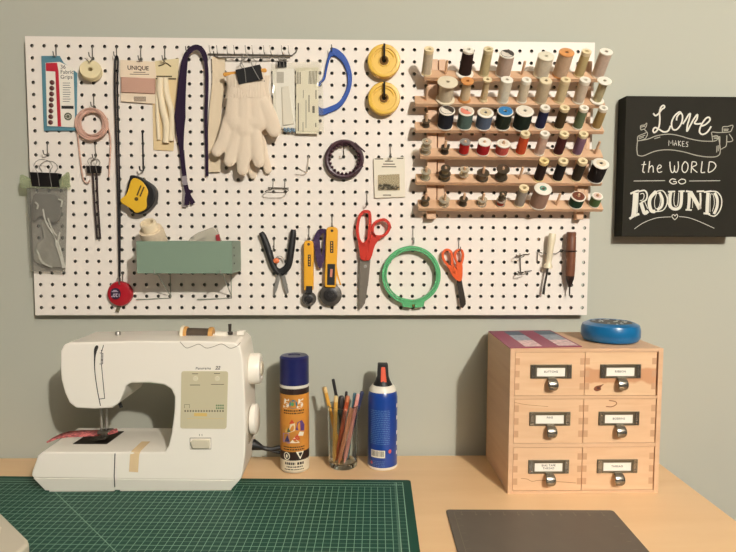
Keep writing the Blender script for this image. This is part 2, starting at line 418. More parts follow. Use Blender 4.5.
# small clip with two dark straps
hook(95.6, 142.6, 'wire peg hook holding the two narrow dark straps', 1.3, .7)
clip(P(94, 166, -.45), 1.15, .6, .45, 'small black binder clip holding two narrow dark straps', up=.6)
for k, (a, b) in enumerate((((92.8, 171), (97.2, 238.5)), ((96.5, 171), (100.3, 239)))):
    mb = MB().strip(spline(PP([a, ((a[0] + b[0]) / 2 - .4, 205), b], -.42 - .06 * k), 6), .15, .05, OUT)
    solo('elastic_strap', mb, mat((48, 34, 34), .6, name='dark_elastic', wave=('Z', 300.0, .4)), ('left' if k == 0 else 'right') + ' one of the two narrow dark straps under the small clip', 'strap', 'narrow dark straps')

# black cord
hook(116.5, 45.7, 'wire peg hook holding the long black zip cord', .9, .7)
mb = MB()
mb.strip(spline(PP([(115.2, 60), (114.8, 90), (116.3, 140), (118, 200), (119, 250), (119.5, 277)], -.4), 8), [.13] * 41, .07, OUT)
mb.strip(spline(PP([(118.2, 60), (117.4, 90), (118.6, 140), (119.8, 200), (120, 245), (119.9, 276)], -.46), 8), [.12] * 33, .07, OUT)
mb.tube(spline(PP([(115.2, 61, -.4), (115.6, 57, -.42), (117.3, 56.3, -.44), (118.2, 60, -.46)], -.4), 4), .07, 6)
mb.tube(PP([(119.7, 276), (119.8, 282)], -.42), .05, 6)
solo('cord', mb, mat((25, 23, 27), .6, name='black_cord'), 'long black doubled cord hanging down to the red tape measure', 'cord')

# red tape measure
hook(120, 272, 'wire peg hook holding the round red tape measure', .9, .9)
c = P(120.6, 293.5, -.3); t = thing('tape_measure', 'small round red tape measure at the bottom left of the pegboard', 'tape measure', P(120.6, 307, -.3))
part('case', MB().lathe([(0, -.25), (.9, -.25), (1.06, -.12), (1.08, .1), (1.0, .26), (.8, .34), (0, .36)], c, OUT, 40), mat((168, 18, 34), .3, name='red_plastic', coat=.3), t)
q = c + V((-.28, -.365, .02))
part('display', MB().slab(circ(q, .44, 24, ry=.5), OUT * .02), mat((50, 32, 54), .3, name='dark_label'), t)
part('lettering', MB().text('120"', .42, onplane(q + V((.02, -.025, -.12)), (-1, 0, 0), (0, 0, -1)), bold=.004), mat((214, 200, 214), .6, name='pale_print'), t)
for xa, xb, za in ((-.32, .22, .16), (-.2, .12, .26)): part('print_bar', MB().box(q.x + xa, q.x + xb, q.y - .027, q.y - .025, q.z + za, q.z + za + .04), mat((214, 200, 214), .6, name='pale_print'), t)
part('tape_end', MB().strip(PP([(119.5, 305), (117, 312)], -.25), .3, .05, OUT), mat((120, 112, 90), .4, .3, name='tape_tip'), t)
part('loop', MB().tube(circ(c + V((-.1, -.02, 1.2)), .17, 14), .035, 6, closed=True), STEEL, t)

# elastic card with text
def unique_card():
    hook(141.2, 46, 'wire peg hook holding the card wound with pink elastic', 1.2, .7)
    t = thing('elastic_card', 'cream card wound with dusty pink elastic near the top left', 'card', P(139, 104, -.15))
    m = mat((232, 214, 188), .75, name='cream_card')
    part('card', MB().slab(PP([(120.4, 60), (154.8, 62), (156.5, 78), (153.5, 79), (153.5, 92), (157.5, 95), (157, 104), (121.3, 101.5), (121, 93.5), (123, 92), (123, 79), (120.3, 77)], -.15), OUT * .06), m, t)
    part('elastic', MB().slab(PP([(121.9, 77.5), (155.5, 79), (155.7, 94.5), (122, 93)], -.08), OUT * .26), mat((196, 156, 136), .8, name='pink_elastic', wave=('Z', 220.0, .3)), t, bevel=.06)
    e = P(1, 0, -.22) - P(0, 0, -.22)
    X = (P(154, 70.2, 0) - P(122, 69, 0)).normalized()
    mb = MB().text('UNIQUE', .47, onplane(P(138, 68.2, -.215), X), spacing=1.0, bold=.012)
    for k, (w, y) in enumerate(((.5, 72.2), (.8, 74.2), (.25, 61.5))):
        q = P(139.5, y, -.213); mb.box(q.x - w, q.x + w, q.y - .003, q.y, q.z - .03, q.z + .02)
    bp = mat((78, 56, 46), .8, name='brown_print'); part('lettering', mb, bp, t); mb = MB()
    q = P(140, 99, -.213)
    for k in range(14): mb.box(q.x - .5 + k * .072, q.x - .5 + k * .072 + .04, q.y - .003, q.y, q.z - .2, q.z + .2)
    part('barcode', mb, bp, t)
unique_card()

# tan pack with cream cord
hook(165.5, 46.4, 'wire peg hook holding the tan pack of cream cord', 1.2, .8)
t = thing('trim_pack', 'tall tan pack of cream cord hung behind the pink elastic card', 'pack', P(165, 150, -.08))
part('backing_card', MB().slab(PP([(152, 62), (178.5, 60), (178, 85), (173.5, 151), (153.5, 150)], -.05), OUT * .04), mat((222, 198, 152), .75, name='kraft_card'), t)
part('header', MB().slab(PP([(155.5, 61), (179, 58.5), (178, 78), (155.5, 79)], -.1), OUT * .03), mat((222, 206, 164), .7, name='header_card'), t)
part('cord_hank', MB().tube(spline(PP([(161, 78), (160, 90), (163, 110), (166.5, 125), (166, 143)], -.2), 5), .3, 10).tube(spline(PP([(165, 78), (167, 95), (172, 115), (171, 141)], -.18), 5), .26, 10).tube(spline(PP([(158, 80), (157, 105), (159, 140)], -.16), 5), .16, 8), mat((230, 216, 186), .8, name='cream_cord', bump=.3, bscale=600), t)
mb = MB().tube(spline(PP([(158.5, 66), (163, 64.5), (166, 63), (171, 66.5)], -.16), 4), .05, 6)
for w, y in ((.75, 76.3), (.85, 78.6)): q = P(166 if w > .8 else 163, y, -.135); mb.box(q.x - w, q.x + w, q.y - .003, q.y, q.z - .07, q.z + .05)
part('lettering', mb, mat((96, 84, 60), .8, name='dull_print'), t)

# yellow tape measure
hook(142, 130.3, 'black peg hook holding the yellow tape measure', 3.3, 1.0, m=BLACKM, r=.07)
t = thing('tape_measure', 'yellow and black tape measure hanging above the green bin', 'tape measure', P(139, 214, -.3))
part('rubber_case', MB().slab(spline(PP([(133, 180), (135, 176.2), (143, 178), (157, 188), (158.5, 199), (155, 207), (147, 213.5), (139, 214), (133, 210), (130, 196)], -.12), 4, True), OUT * .95), BLACKP, t, bevel=.12, seg=3)
part('face_plate', MB().slab(spline(PP([(121, 199.5), (126, 195), (129, 189), (131.3, 181), (135.5, 178.2), (143, 182), (148.4, 191), (147, 199), (146.5, 208.5), (137, 213), (133, 210), (127.5, 206.5), (122.3, 203.3)], -1.05), 3, True), OUT * .15), mat((226, 180, 48), .35, name='yellow_plastic', coat=.2), t, bevel=.06)
mb = MB().slab(circ(P(136.4, 199, -1.21), .16, 14), OUT * .01)
for k in range(2): a = P(137 + k * 3, 195.5 + k, -1.21); b = P(141 + k * 3, 185.5 + k * 1.5, -1.21); mb.strip([a, b], .12, .01, OUT)
part('screw_and_marks', mb, mat((80, 60, 24), .6, name='dark_print'), t)

# purple ribbon
hook(190, 46.3, 'wire peg hook under the dark purple ribbon', .5, 1.0)
t = thing('ribbon', 'dark purple ribbon looped over a hook with a forked lower end', 'ribbon', P(185, 205, -.4))
PUR = mat((40, 25, 48), .7, name='purple_ribbon', spec=.2)
part('loop', MB().strip(spline(PP([(185, 180, -.35), (181.5, 150, -.45), (180, 125, -.55), (181, 100, -.6), (184.5, 62, -.6), (189.5, 51, -.6), (197, 47.2, -.6), (203.5, 53, -.6), (206.5, 68, -.5), (206.8, 90, -.45), (206, 120, -.4), (206.8, 150, -.3), (207, 176, -.3)]), 6), [.36 + .0 * k for k in range(6)] + [.36 + .07 * k for k in range(8)] + [.92 - .04 * k for k in range(12)] + [.42] * 20 + [.3 - .002 * k for k in range(27)], .04, OUT), PUR, t)
part('forked_end', MB().strip(spline(PP([(184.5, 178), (186, 186), (188, 194), (193.5, 203.5)], -.38), 4), .36, .04, OUT).strip(spline(PP([(190.3, 190), (187.5, 195), (186.8, 205)], -.42), 4), .38, .04, OUT), PUR, t)
part('buckle', MB().strip(PP([(183.8, 176), (185.5, 185)], -.46), .42, .05, OUT), mat((170, 160, 165), .4, .4, name='grey_buckle'), t, 'pale buckle')
part('lining', MB().strip(spline(PP([(182, 150), (184, 178), (185.5, 190), (184.5, 207)], -.3), 4), .4, .03, OUT), mat((146, 138, 134), .7, name='grey_lining'), t, 'grey ribbon underside')

# wire rack of hooks
t = thing('hook_rail', 'long wire hook rail at the top of the pegboard above the gloves', 'hook rail', P(252, 58, -.3))
part('rail', MB().tube(PP([(208, 54, -.15), (292, 55.5, -.15), (296, 52, -.1), (297, 49.3, .1)]), .06, 7).tube(PP([(213, 50, .1), (215, 56.5, -.2), (219, 57.5, -.5), (290, 57.8, -.5)]), .05, 7), WIRE, t)
for x in (209.2, 216.6, 226.8, 233.6, 245.2, 251.8, 263.4, 270, 281.6, 288):
    part('prong', MB().tube(PP([(x + 1.6, 54.5, -.15), (x + 1.4, 54.8, -.75), (x + .6, 52, -1.0), (x, 45.3, -1.05)]), .04, 6), WIRE, t)

# cream zip tape
t = MB().strip(spline(PP([(218.5, 57), (218.5, 80), (215.5, 110), (214, 140), (214.5, 172)], -.28), 6), [1.12, 1.1, 1.1, 1.08, 1.06, 1.05, 1.03, 1.02] + [1.0] * 17, .06, OUT)
solo('zip_tape', t, mat((224, 206, 176), .8, name='cream_tape', wave=('X', 120.0, .3)), 'flat cream zip tape hanging from the hook rail left of the gloves', 'tape')

# ------------------------------------------------------------------ gloves
def organic(caps, y, ys, name, m, vox=.075, sm=8):
    mb = MB()
    for a, b, r1, r2 in caps: mb.capsule(a, b, r1, r2)
    for v in mb.bm.verts: v.co.y = y + (v.co.y - y) * ys
    bmesh.ops.recalc_face_normals(mb.bm, faces=mb.bm.faces[:])
    me = bpy.data.meshes.new('tmp'); mb.bm.to_mesh(me); mb.bm.free()
    o = bpy.data.objects.new('tmp', me); col.objects.link(o)
    r = o.modifiers.new('r', 'REMESH'); r.mode = 'VOXEL'; r.voxel_size = vox
    s = o.modifiers.new('s', 'SMOOTH'); s.factor = .5; s.iterations = sm
    me2 = bpy.data.meshes.new_from_object(o.evaluated_get(bpy.context.evaluated_depsgraph_get()))
    bpy.data.objects.remove(o); out = MB(); out.bm.from_mesh(me2); bpy.data.meshes.remove(me2)
    return out
KNIT = mat((224, 208, 186), .9, name='cotton_knit', bump=.5, bscale=900, spec=.15)
RIB = mat((224, 208, 186), .9, name='rib_knit', wave=('X', 100.0, .6), spec=.15)
def glove(label, y, dx, dy, ys, tips, trim):
    Q = lambda x, yy: P(x + dx, yy + dy, y)
    s = 12.0
    caps = [(Q(228 + 8, 92), Q(228 + 6, 120), .72, .85), (Q(254, 90), Q(258, 120), .72, .85), (Q(245, 85), Q(245, 128), .85, .95), (Q(236, 122), Q(258, 122), .9, .85)]
    for bx, by, mx, my, tx, ty, r in tips:
        caps += [(Q(bx, by), Q(mx, my), r * 1.06, r), (Q(mx, my), Q(tx, ty), r, r * .9)]
    t = thing('work_glove', label, 'glove', P(245 + dx, 178 + dy, y), 'pair of cotton gloves')
    part('hand', organic(caps, y, ys, 'hand', KNIT), KNIT, t)
    n = 28; mb = MB(); rings = []
    for k, (xa, ya, xb, yb) in enumerate(((225.3, 75.5, 264.6, 71.5), (226.5, 80, 264, 78), (227.5, 86, 263.6, 85), (227, 92, 265, 91), (225, 99, 267, 98))):
        a, b = Q(xa, ya), Q(xb, yb); c = (a + b) / 2; hx = (b - a) / 2; ring = []
        for i in range(n):
            q = i * 2 * math.pi / n; ring.append(mb.v(c + hx * math.cos(q) * (1 + .012 * math.cos(14 * q)) + V((0, math.sin(q) * (.2 + .045 * k) * (1 + .06 * math.cos(14 * q)), 0))))
        rings.append(ring)
    for A, B in zip(rings, rings[1:]):
        for i in range(n): mb.f([A[i], A[(i + 1) % n], B[(i + 1) % n], B[i]])
    mb.f(rings[0])
    part('cuff', mb, RIB, t)
    if trim:
        a, b = Q(225, 74.6), Q(264.8, 70.4)
        part('hem', MB().capsule(a, b, .17, .17), mat((222, 160, 74), .8, name='orange_hem'), t, 'orange overlocked hem')
glove('rear cream cotton glove of the pair, mostly hidden behind the front one', -.4, 5, 4, .24, [(240, 140, 244, 158, 248, 171, .42), (256, 135, 259, 152, 263, 166, .42), (232, 130, 228, 148, 224, 158, .38), (262, 112, 268, 122, 270, 130, .42)], False)
glove('front cream cotton work glove hanging fingers down under a large binder clip', -1.22, 0, 0, .42, [(230, 120, 223, 142, 217, 151, .58), (237, 132, 233, 148, 229.5, 161, .58), (246, 136, 244, 155, 242.8, 169.5, .6), (254, 130, 257, 148, 258.8, 162, .58), (263, 104, 270, 118, 274, 130, .7)], True)
clip(P(248.5, 68.5, -1.22), 2.05, 1.2, .86, 'large black binder clip holding the cotton gloves', rot=-.22, up=1.0, lip=.4, front_arm=True)

# ------------------------------------------------------------------ bag of needle packs
clip(P(282, 62, -.45), .75, .45, .35, 'tiny black binder clip holding the clear bag of needle packs', up=.3)
t = thing('plastic_bag', 'clear bag of needle packs hung right of the gloves', 'plastic bag', P(297, 134, -.4))
part('pouch', pillow(PP([(271, 64), (322, 61), (324, 133), (274, 132)], -.5), -.5, .2, wr=.08), clear('thin_clear_plastic', (252, 252, 249), .07, .08, (226, 222, 212)), t, recalc=False)
NP = mat((236, 232, 222), .7, name='needle_card'); GR = mat((160, 152, 138), .7, name='grey_print')
t = thing('needle_pack', 'white needle pack on the left inside the clear bag', 'needle pack', P(285, 132, -.34))
part('card', MB().slab(PP([(272.5, 69), (294, 68.5), (295.5, 128), (283, 128.5), (274, 127)], -.36), OUT * .05), NP, t)
mb = MB()
for k in range(8): a = P(277 + k * .9, 72, -.42); b = P(277 + k * .9, 83, -.42); mb.strip([a, b], .05, .006, OUT)
part('print', mb, GR, t); part('bubble', MB().slab(PP([(281.5, 87), (289, 86), (294, 124), (283, 126)], -.42), OUT * .12), mat((228, 222, 208), .3, name='white_bubble'), t, bevel=.05)
mb = MB()
for k in range(6): mb.ball(P(284.5 + k * 1.9, 129.5 + (k % 2) * 1.2, -.42), .13, .13, .17, 8, 5)
part('pin_heads', mb, mat((94, 124, 152), .4, name='blue_plastic'), t)
t = thing('needle_pack', 'cream needle pack with sideways print on the right inside the clear bag', 'needle pack', P(308, 134, -.34))
part('card', MB().slab(PP([(296, 68), (318.5, 67.5), (318.5, 89), (296.5, 90)], -.34), OUT * .03).slab(PP([(296.3, 88.5), (318.3, 88), (318.8, 134), (296, 133.5)], -.4), OUT * .05), mat((228, 221, 198), .7, name='yellowish_card'), t)
mb = MB()
for x, y0, y1, w in ((298.3, 103, 131, .09), (303.3, 90, 98, .04), (306, 100, 128, .05), (309, 95, 112, .08), (313.5, 106, 113, .2), (316, 90, 99, .08), (315.8, 123, 127, .07), (303, 122, 132, .05)): mb.strip(PP([(x, y0), (x, y1)], -.46), w, .006, OUT)
for k in range(6): mb.strip(PP([(309.5 + k * 1.4, 71), (309 + k * 1.4, 84)], -.38), .06, .006, OUT)
for k in range(3): mb.strip(PP([(297.5 + k * 1.4, 72), (297.5 + k * 1.4, 84)], -.38), .06, .006, OUT)
part('print', mb, mat((104, 98, 84), .7, name='dark_grey_print'), t)

# blue ring
hook(331, 50, 'wire peg hook holding the blue plastic band', .2, .9)
path = spline(PP([(324, 78), (327, 64), (331, 52.5), (337, 52.3), (345, 60), (350, 73), (350, 86), (345.5, 98), (339, 106.5), (330, 111), (322, 113.5), (316, 110), (315, 92), (319, 84)], -.03), 5, True)
inn = []
cc = sum(path, V((0, 0, 0))) / len(path)
solo('plastic_band', MB().ring([cc + (p - cc) * 1.08 for p in path], [cc + (p - cc) * .84 for p in path], OUT * .24), mat((20, 72, 158), .35, name='blue_plastic_band', coat=.2), 'curved blue plastic band hanging right of the clear bag of needle packs', 'band', bevel=.05)

# yellow reels
YEL = mat((226, 182, 62), .42, name='yellow_reel', coat=.1)
def reel(px, py, r, label, hk):
    c = P(px, py, -.75); t = thing('tape_reel', label, 'reel', c - V((0, 0, r)), 'yellow plastic reels')
    part('shell', MB().lathe([(.34, -.62), (r * .96, -.62), (r, -.5), (r, .0), (r * .96, .1), (.98 * r - .12, .12), (r * .76, .12), (r * .73, .03), (.5, .03), (.46, .1), (.34, .1)], c, OUT, 40, closed=True), YEL, t)
    o = circ(c + V((0, -.05, 0)), r * .66, 20, .25, 2.9); i = circ(c + V((0, -.05, 0)), r * .58, 20, .25, 2.9)
    part('raised_arc', MB().tube([(a + b) / 2 for a, b in zip(o, i)], .05, 6), YEL, t)
    part('hub', MB().lathe([(.18, -.62), (.38, -.62), (.38, .14), (.3, .17), (.18, .1)], c, OUT, 24, closed=True), mat((120, 84, 30), .6, name='brown_hub'), t, 'brown centre ring')
    h = V((round(c.x), 0, round(c.z + .9)))
    h = V((c.x, 0, c.z + 1.0))
    mb = MB().tube([h + V((0, .3, .1)), h + V((0, -.08, 0)), V((c.x, -.1, c.z + .1)), V((c.x, -.3, c.z)), V((c.x, -1.0, c.z)), V((c.x, -1.15, c.z + .2)), V((c.x, -1.1, c.z + r * .75 + .25))], .09, 7)
    solo('peg_hook', mb, BLACKM, hk, 'peg hook', 'peg hooks in the pegboard')
reel(384, 60.8, 1.38, 'upper of the two round yellow plastic reels', 'black peg hook through the upper yellow reel')
reel(384, 98.3, 1.36, 'lower of the two round yellow plastic reels', 'black peg hook through the lower yellow reel')

# bobbin ring
hook(344, 142, 'wire peg hook holding the dark bobbin ring', .9, .9)
c = P(344.2, 159.5, -.35); DP = mat((64, 36, 46), .45, name='plum_rubber', coat=.1)
t = thing('bobbin_ring', 'dark plum scalloped bobbin ring left of the yellow reels', 'bobbin ring', c - V((0, 0, 1.7)))
part('outer_ring', MB().tube(circ(c, 1.52, 40), .17, 8, closed=True).tube(circ(c + V((0, -.2, 0)), 1.47, 40), .15, 8, closed=True), DP, t)
mb = MB()
for k in range(22):
    a = k * 2 * math.pi / 22; mb.ball(c + V((math.cos(a) * 1.22, -.05, math.sin(a) * 1.22)), .13, .25, .13, 10, 6)
part('scallops', mb.tube(circ(c, 1.34, 40), .12, 8, closed=True), DP, t)
mb = MB().tube([c + V((.55, -.4, 1.3)), c + V((1.5, -.35, .35))], .1, 7).tube([c + V((.9, -.42, 1.35)), c + V((1.75, -.35, .6))], .07, 7).tube([c + V((.9, -.42, -1.1)), c + V((1.6, -.35, -.55))], .08, 7)
part('fins', mb, DP, t)

# pin card
hook(389, 149.5, 'wire peg hook holding the white pin card', 1.1, .8)
t = thing('pin_card', 'white card with a window of steel pins left of the thread rack', 'card', P(389, 198, -.15))
part('card', MB().slab(PP([(373.3, 158.5), (404.8, 156.8), (405.2, 197), (374.5, 198.3)], -.13), OUT * .06), mat((228, 220, 200), .6, name='white_card'), t, bevel=.03)
part('window', MB().slab(PP([(378, 175), (399.5, 174), (399.8, 190), (378, 190.5)], -.2), OUT * .12), clear('bubble_plastic', (244, 240, 228), .3, .12, (206, 198, 176)), t, bevel=.05)
mb = MB()
for k in range(40):
    a = P(random.uniform(379, 399), random.uniform(184.5, 189), -.33); d = V((random.uniform(-1, 1), 0, random.uniform(-.6, .6))).normalized() * .12
    mb.tube([a - d, a + d], .04, 5)
part('pins', mb, mat((92, 86, 70), .4, .6, name='dull_steel'), t)
mb = MB(); X = V((1, 0, .03))
for w, y, x in ((.35, 158.8, 379), (.28, 158.2, 400), (.35, 161, 389), (.5, 164, 389), (.62, 166.6, 389), (.35, 195, 387)): q = P(x, y, -.195); mb.box(q.x - w, q.x + w, q.y - .002, q.y, q.z - .055, q.z + .03)
part('lettering', mb, mat((98, 90, 74), .8, name='faint_print'), t)

# empty hooks
h = hole(308.5, 157)
solo('peg_hook', MB().tube([h + V((0, .3, .1)), h + V((0, -.05, 0)), h + V((-.03, -.1, -.3)), h + V((-.1, -.2, -1.25)), h + V((-.2, -.45, -1.4)), h + V((-.75, -1.0, -1.15))], .05, 7), mat((196, 186, 170), .4, .5, name='pale_wire'), 'empty pale J-shaped peg hook left of the bobbin ring', 'peg hook', 'peg hooks in the pegboard')
h = hole(274, 180); h2 = h + V((1, 0, 0))
mb = MB()
for q in (h, h2): mb.tube([q + V((0, .3, .1)), q + V((0, -.05, 0)), q + V((-.05, -.08, -.55)), q + V((-.1, -.25, -.75))], .04, 6)
m_ = h + V((.4, 0, -.75))
mb.tube([m_ + V((-.85, -.2, .08)), m_ + V((.9, -.2, .05))], .05, 6).tube(spline([m_ + V((-.5, -.2, 0)), m_ + V((-1.0, -.7, -.25)), m_ + V((-.7, -1.0, -.36)), m_ + V((.7, -1.0, -.36)), m_ + V((.9, -.6, -.1)), m_ + V((.6, -.2, 0))], 4), .04, 6)
solo('tool_holder', mb, WIRE, 'empty double-pronged wire tool holder under the gloves', 'tool holder')

# ------------------------------------------------------------------ thread rack
EL = math.radians(42); NV = V((0, -math.cos(EL), math.sin(EL))); WV = V((0, -math.sin(EL), -math.cos(EL)))
RY = -1.25
rack = thing('thread_rack', 'pale wooden thread rack of six pegged rails at the right of the pegboard', 'thread rack', P(508, 217, -.4))
RW = wood('birch', (220, 184, 150), (202, 160, 124), scale=(3, 40, 40), rough=.5, contrast=.6)
rowy = [74.6, 100.6, 126.6, 152.8, 178.6, 204.4]
rowx = [(424, 604), (415, 604), (415, 603), (420, 602), (416, 601), (418, 602)]
XL, XR = P(425.6, 140, RY).x, P(595.5, 140, RY).x
base = lambda r, c: V((XL + (XR - XL) * c / 9, RY, P(510, rowy[r], RY).z))
for xs in ((427, 436.5), (437.6, 444.5), (577.5, 584.5), (585.2, 589)):
    zt, zb = P(430, 60, -.5).z, P(430, 219 if xs[0] in (427, 577.5) else 209, -.5).z
    part('post', MB().box(P(xs[0], 140, -.5).x, P(xs[1], 140, -.5).x, -.8 if xs[0] in (427, 577.5) else -.7, -.03, zb, zt), RW, rack, bevel=.03)
for r in range(6):
    b = base(r, 0); x0, x1 = P(rowx[r][0], rowy[r], RY).x, P(rowx[r][1], rowy[r], RY).x
    pr = [b + WV * .5, b - WV * .55, b - WV * .55 - NV * .34, b + WV * .5 - NV * .34]
    part('rail', MB().slab([V((x0, p.y, p.z)) for p in pr], (x1 - x0, 0, 0)), RW, rack, bevel=.03)
for r in range(6):
    for c in range(10):
        b = base(r, c); part('peg', MB().lathe([(0, -.2), (.11, -.2), (.11, 1.2), (.08, 1.26), (0, 1.27)], b, NV, 10), RW, rack)

CAPW, CAPC, CAPK, CAPO = (238, 232, 216), (230, 212, 170), (60, 52, 48), (212, 146, 84)
rows = ['top', 'second', 'third', 'fourth', 'fifth', 'bottom']
def spool(r, c, kind, tc, desc, cap=CAPW, L=2.1, rad=None, top=None, bot=None):
    b = base(r, c) + NV * .02
    label = desc + ', %s rail of thread rack' % rows[r]
    t = thing('thread_spool', label, 'thread spool', b, 'thread spools on the rack')
    cm = mat(cap, .4, name='spool_plastic'); tm = thread(tc); bo = .15
    if kind == 'slim':
        R = (rad or .37) * 1.07
        part('thread', MB().lathe([(bo, .1), (R, .1), (R * 1.02, L * .3), (R * .96, L * .86), (bo, L * .86)], b, NV, 24, closed=True), tm, t)
        part('bottom_flange', MB().lathe([(bo, 0), (R * 1.1, 0), (R * 1.1, .1), (bo, .1)], b, NV, 24, closed=True), cm, t)
        part('top_flange', MB().lathe([(bo, L * .86), (R * .98, L * .86), (R * 1.02, L * .93), (R * .98, L), (bo * 1.2, L), (bo, L * .95)], b, NV, 24, closed=True), cm, t)
    elif kind == 'reel':                      # broad flanges top and bottom, thread cylinder between
        R = rad or .64; rt = top or R; rb = bot or R
        part('thread', MB().lathe([(bo, .1), (R * .95, .1), (R * .97, L * .5), (R * .95, L - .1), (bo, L - .1)], b, NV, 30, closed=True), tm, t)
        part('bottom_flange', MB().lathe([(bo, 0), (rb, 0), (rb, .1), (bo, .12)], b, NV, 30, closed=True), cm, t)
        part('top_flange', MB().lathe([(bo, L - .1), (rt, L - .1), (rt * 1.01, L - .03), (rt * .95, L), (bo, L)], b, NV, 30, closed=True), cm, t)
    elif kind == 'cone':                      # tapered cone on a wide white foot
        R = rad or .52
        part('thread', MB().lathe([(bo, .12), (R * 1.05, .12), (R * .92, L * .9), (bo, L * .9)], b, NV, 30, closed=True), tm, t)
        part('bottom_flange', MB().lathe([(bo, 0), (R * 1.5, 0), (R * 1.45, .08), (R * 1.05, .14), (bo, .14)], b, NV, 30, closed=True), cm, t)
        part('top_flange', MB().lathe([(bo, L * .9), (R * .9, L * .9), (R * .92, L * .97), (R * .8, L), (bo, L)], b, NV, 30, closed=True), cm, t)
    elif kind == 'waist':                     # wooden spool, waisted
        R = rad or .5
        part('thread', MB().lathe([(bo, .2), (R * .82, .2), (R * .72, L * .5), (R * .66, L - .22), (bo, L - .22)], b, NV, 26, closed=True), tm, t)
        part('bottom_flange', MB().lathe([(bo, 0), (R, 0), (R, .06), (R * .8, .22), (bo, .22)], b, NV, 26, closed=True), cm, t)
        part('top_flange', MB().lathe([(bo, L - .24), (R * .66, L - .24), (R * 1.02, L - .1), (R * 1.02, L), (bo, L)], b, NV, 26, closed=True), cm, t)
    return t, b, L, rad
def cap_disc(sp, rgb, frac=.72, split=None):
    t, b, L, R = sp; R = (R or .6) * frac
    part('cap_sticker', MB().lathe([(.15, 0), (R, 0), (R, .02), (.15, .02)], b + NV * L, NV, 24, closed=True), mat(rgb, .5, name='sticker'), t)
    if split:
        mb = MB(); u = V((1, 0, 0)); w = NV.cross(u); ps = [b + NV * (L + .021) + (u * math.cos(a) + w * math.sin(a)) * R * .95 for a in [math.pi * .75 + k * math.pi / 10 for k in range(11)]]
        part('sticker_half', MB().slab(ps, NV * .008), mat(split, .5, name='sticker'), t)
S_ = spool
# top rail
S_(0, 0, 'slim', (206, 192, 166), 'slim beige spool first from the left', CAPC, 2.25)
S_(0, 2, 'cone', (48, 32, 28), 'dark brown cone of thread with a white foot', CAPW, 2.25, .5)
S_(0, 3, 'slim', (196, 182, 138), 'slim khaki beige spool beside the dark brown cone', (214, 200, 160), 2.3)
x = S_(0, 4, 'reel', (190, 168, 152), 'stout pinkish-grey spool with a black and white top', CAPW, 1.9, .63); cap_disc(x, (64, 58, 54), .86, (214, 206, 192))
x = S_(0, 6, 'reel', (214, 204, 182), 'stout cream spool with a plain cream top', (232, 224, 200), 1.75, .66)
x = S_(0, 7, 'reel', (206, 178, 150), 'stout beige spool with an orange top', CAPO, 2.1, .62)
S_(0, 8, 'slim', (196, 178, 128), 'slim olive tan spool second from the right', CAPC, 2.2, .36)
S_(0, 9, 'reel', (208, 186, 168), 'pinkish cream spool with a white top at the right end', CAPW, 2.2, .52)
# second rail
S_(1, 1, 'reel', (206, 192, 166), 'short broad beige spool with wide cream flanges', (226, 214, 186), 1.75, .62, .83, .8)
S_(1, 2, 'waist', (210, 188, 152), 'waisted beige spool with an orange top', CAPO, 1.85, .52)
S_(1, 3, 'waist', (202, 180, 140), 'slim waisted tan spool between orange-topped and white spools', CAPC, 2.0, .36)
S_(1, 4, 'reel', (228, 220, 198), 'white spool with a white top', CAPW, 2.0, .5)
S_(1, 5, 'slim', (220, 206, 180), 'slim cream spool just right of the white spool', CAPW, 2.0, .38)
S_(1, 6, 'reel', (204, 186, 156), 'beige spool with a dark hole in its top', (224, 208, 172), 1.95, .54, .5)
S_(1, 7, 'slim', (216, 198, 156), 'slim yellowish cream spool', CAPC, 2.05, .38)
S_(1, 8, 'slim', (216, 200, 178), 'slim pale cream spool second from the right', CAPW, 2.05, .42)
S_(1, 9, 'reel', (188, 178, 140), 'narrow olive spool with wide white flanges at the right end', CAPW, 2.0, .36, .58, .58)
# third rail
x = S_(2, 1, 'reel', (34, 38, 48), 'dark navy spool with a black and white top', CAPW, 1.6, .65); cap_disc(x, (66, 58, 50), .86, (222, 214, 198))
x = S_(2, 2, 'reel', (88, 112, 106), 'teal grey spool with a white and pink top', CAPW, 1.55, .63); cap_disc(x, (214, 200, 182), .84, (220, 130, 110))
x = S_(2, 3, 'reel', (88, 102, 124), 'slate blue spool with a cream top', CAPW, 1.4, .66); cap_disc(x, (206, 192, 158), .72)
x = S_(2, 4, 'reel', (36, 46, 34), 'blackish green spool with a blue top', CAPW, 1.55, .65); cap_disc(x, (46, 118, 172), .9)
x = S_(2, 5, 'reel', (30, 44, 36), 'broad dark green spool with a white top', CAPW, 1.6, .73); cap_disc(x, (226, 216, 196), .8)
S_(2, 6, 'slim', (40, 44, 76), 'slim navy blue spool', CAPW, 1.95, .38)
S_(2, 7, 'slim', (78, 64, 40), 'slim dark olive spool with a cream top', CAPC, 1.95, .37)
S_(2, 8, 'slim', (108, 124, 92), 'slim leaf green spool with a white top', CAPW, 1.95, .36)
S_(2, 9, 'slim', (176, 150, 96), 'slim mustard tan spool at the right end', CAPW, 1.95, .34)
# fourth rail
x = S_(3, 2, 'reel', (190, 38, 36), 'short bright red spool with a grey metal top', (140, 134, 128), 1.15, .43)
x = S_(3, 3, 'reel', (170, 34, 40), 'crimson spool with a white top', CAPW, 1.15, .54)
x = S_(3, 4, 'reel', (196, 88, 78), 'salmon pink spool with a white top', CAPW, 1.0, .56); cap_disc(x, (226, 212, 190), .7)
S_(3, 5, 'slim', (206, 84, 46), 'slim orange red spool', CAPC, 2.05, .37)
S_(3, 6, 'slim', (212, 182, 164), 'slim pale pink spool', CAPW, 2.05, .37)
S_(3, 7, 'slim', (82, 40, 40), 'slim maroon spool', CAPC, 2.05, .37)
S_(3, 8, 'slim', (140, 108, 130), 'slim mauve purple spool', CAPC, 2.05, .36)
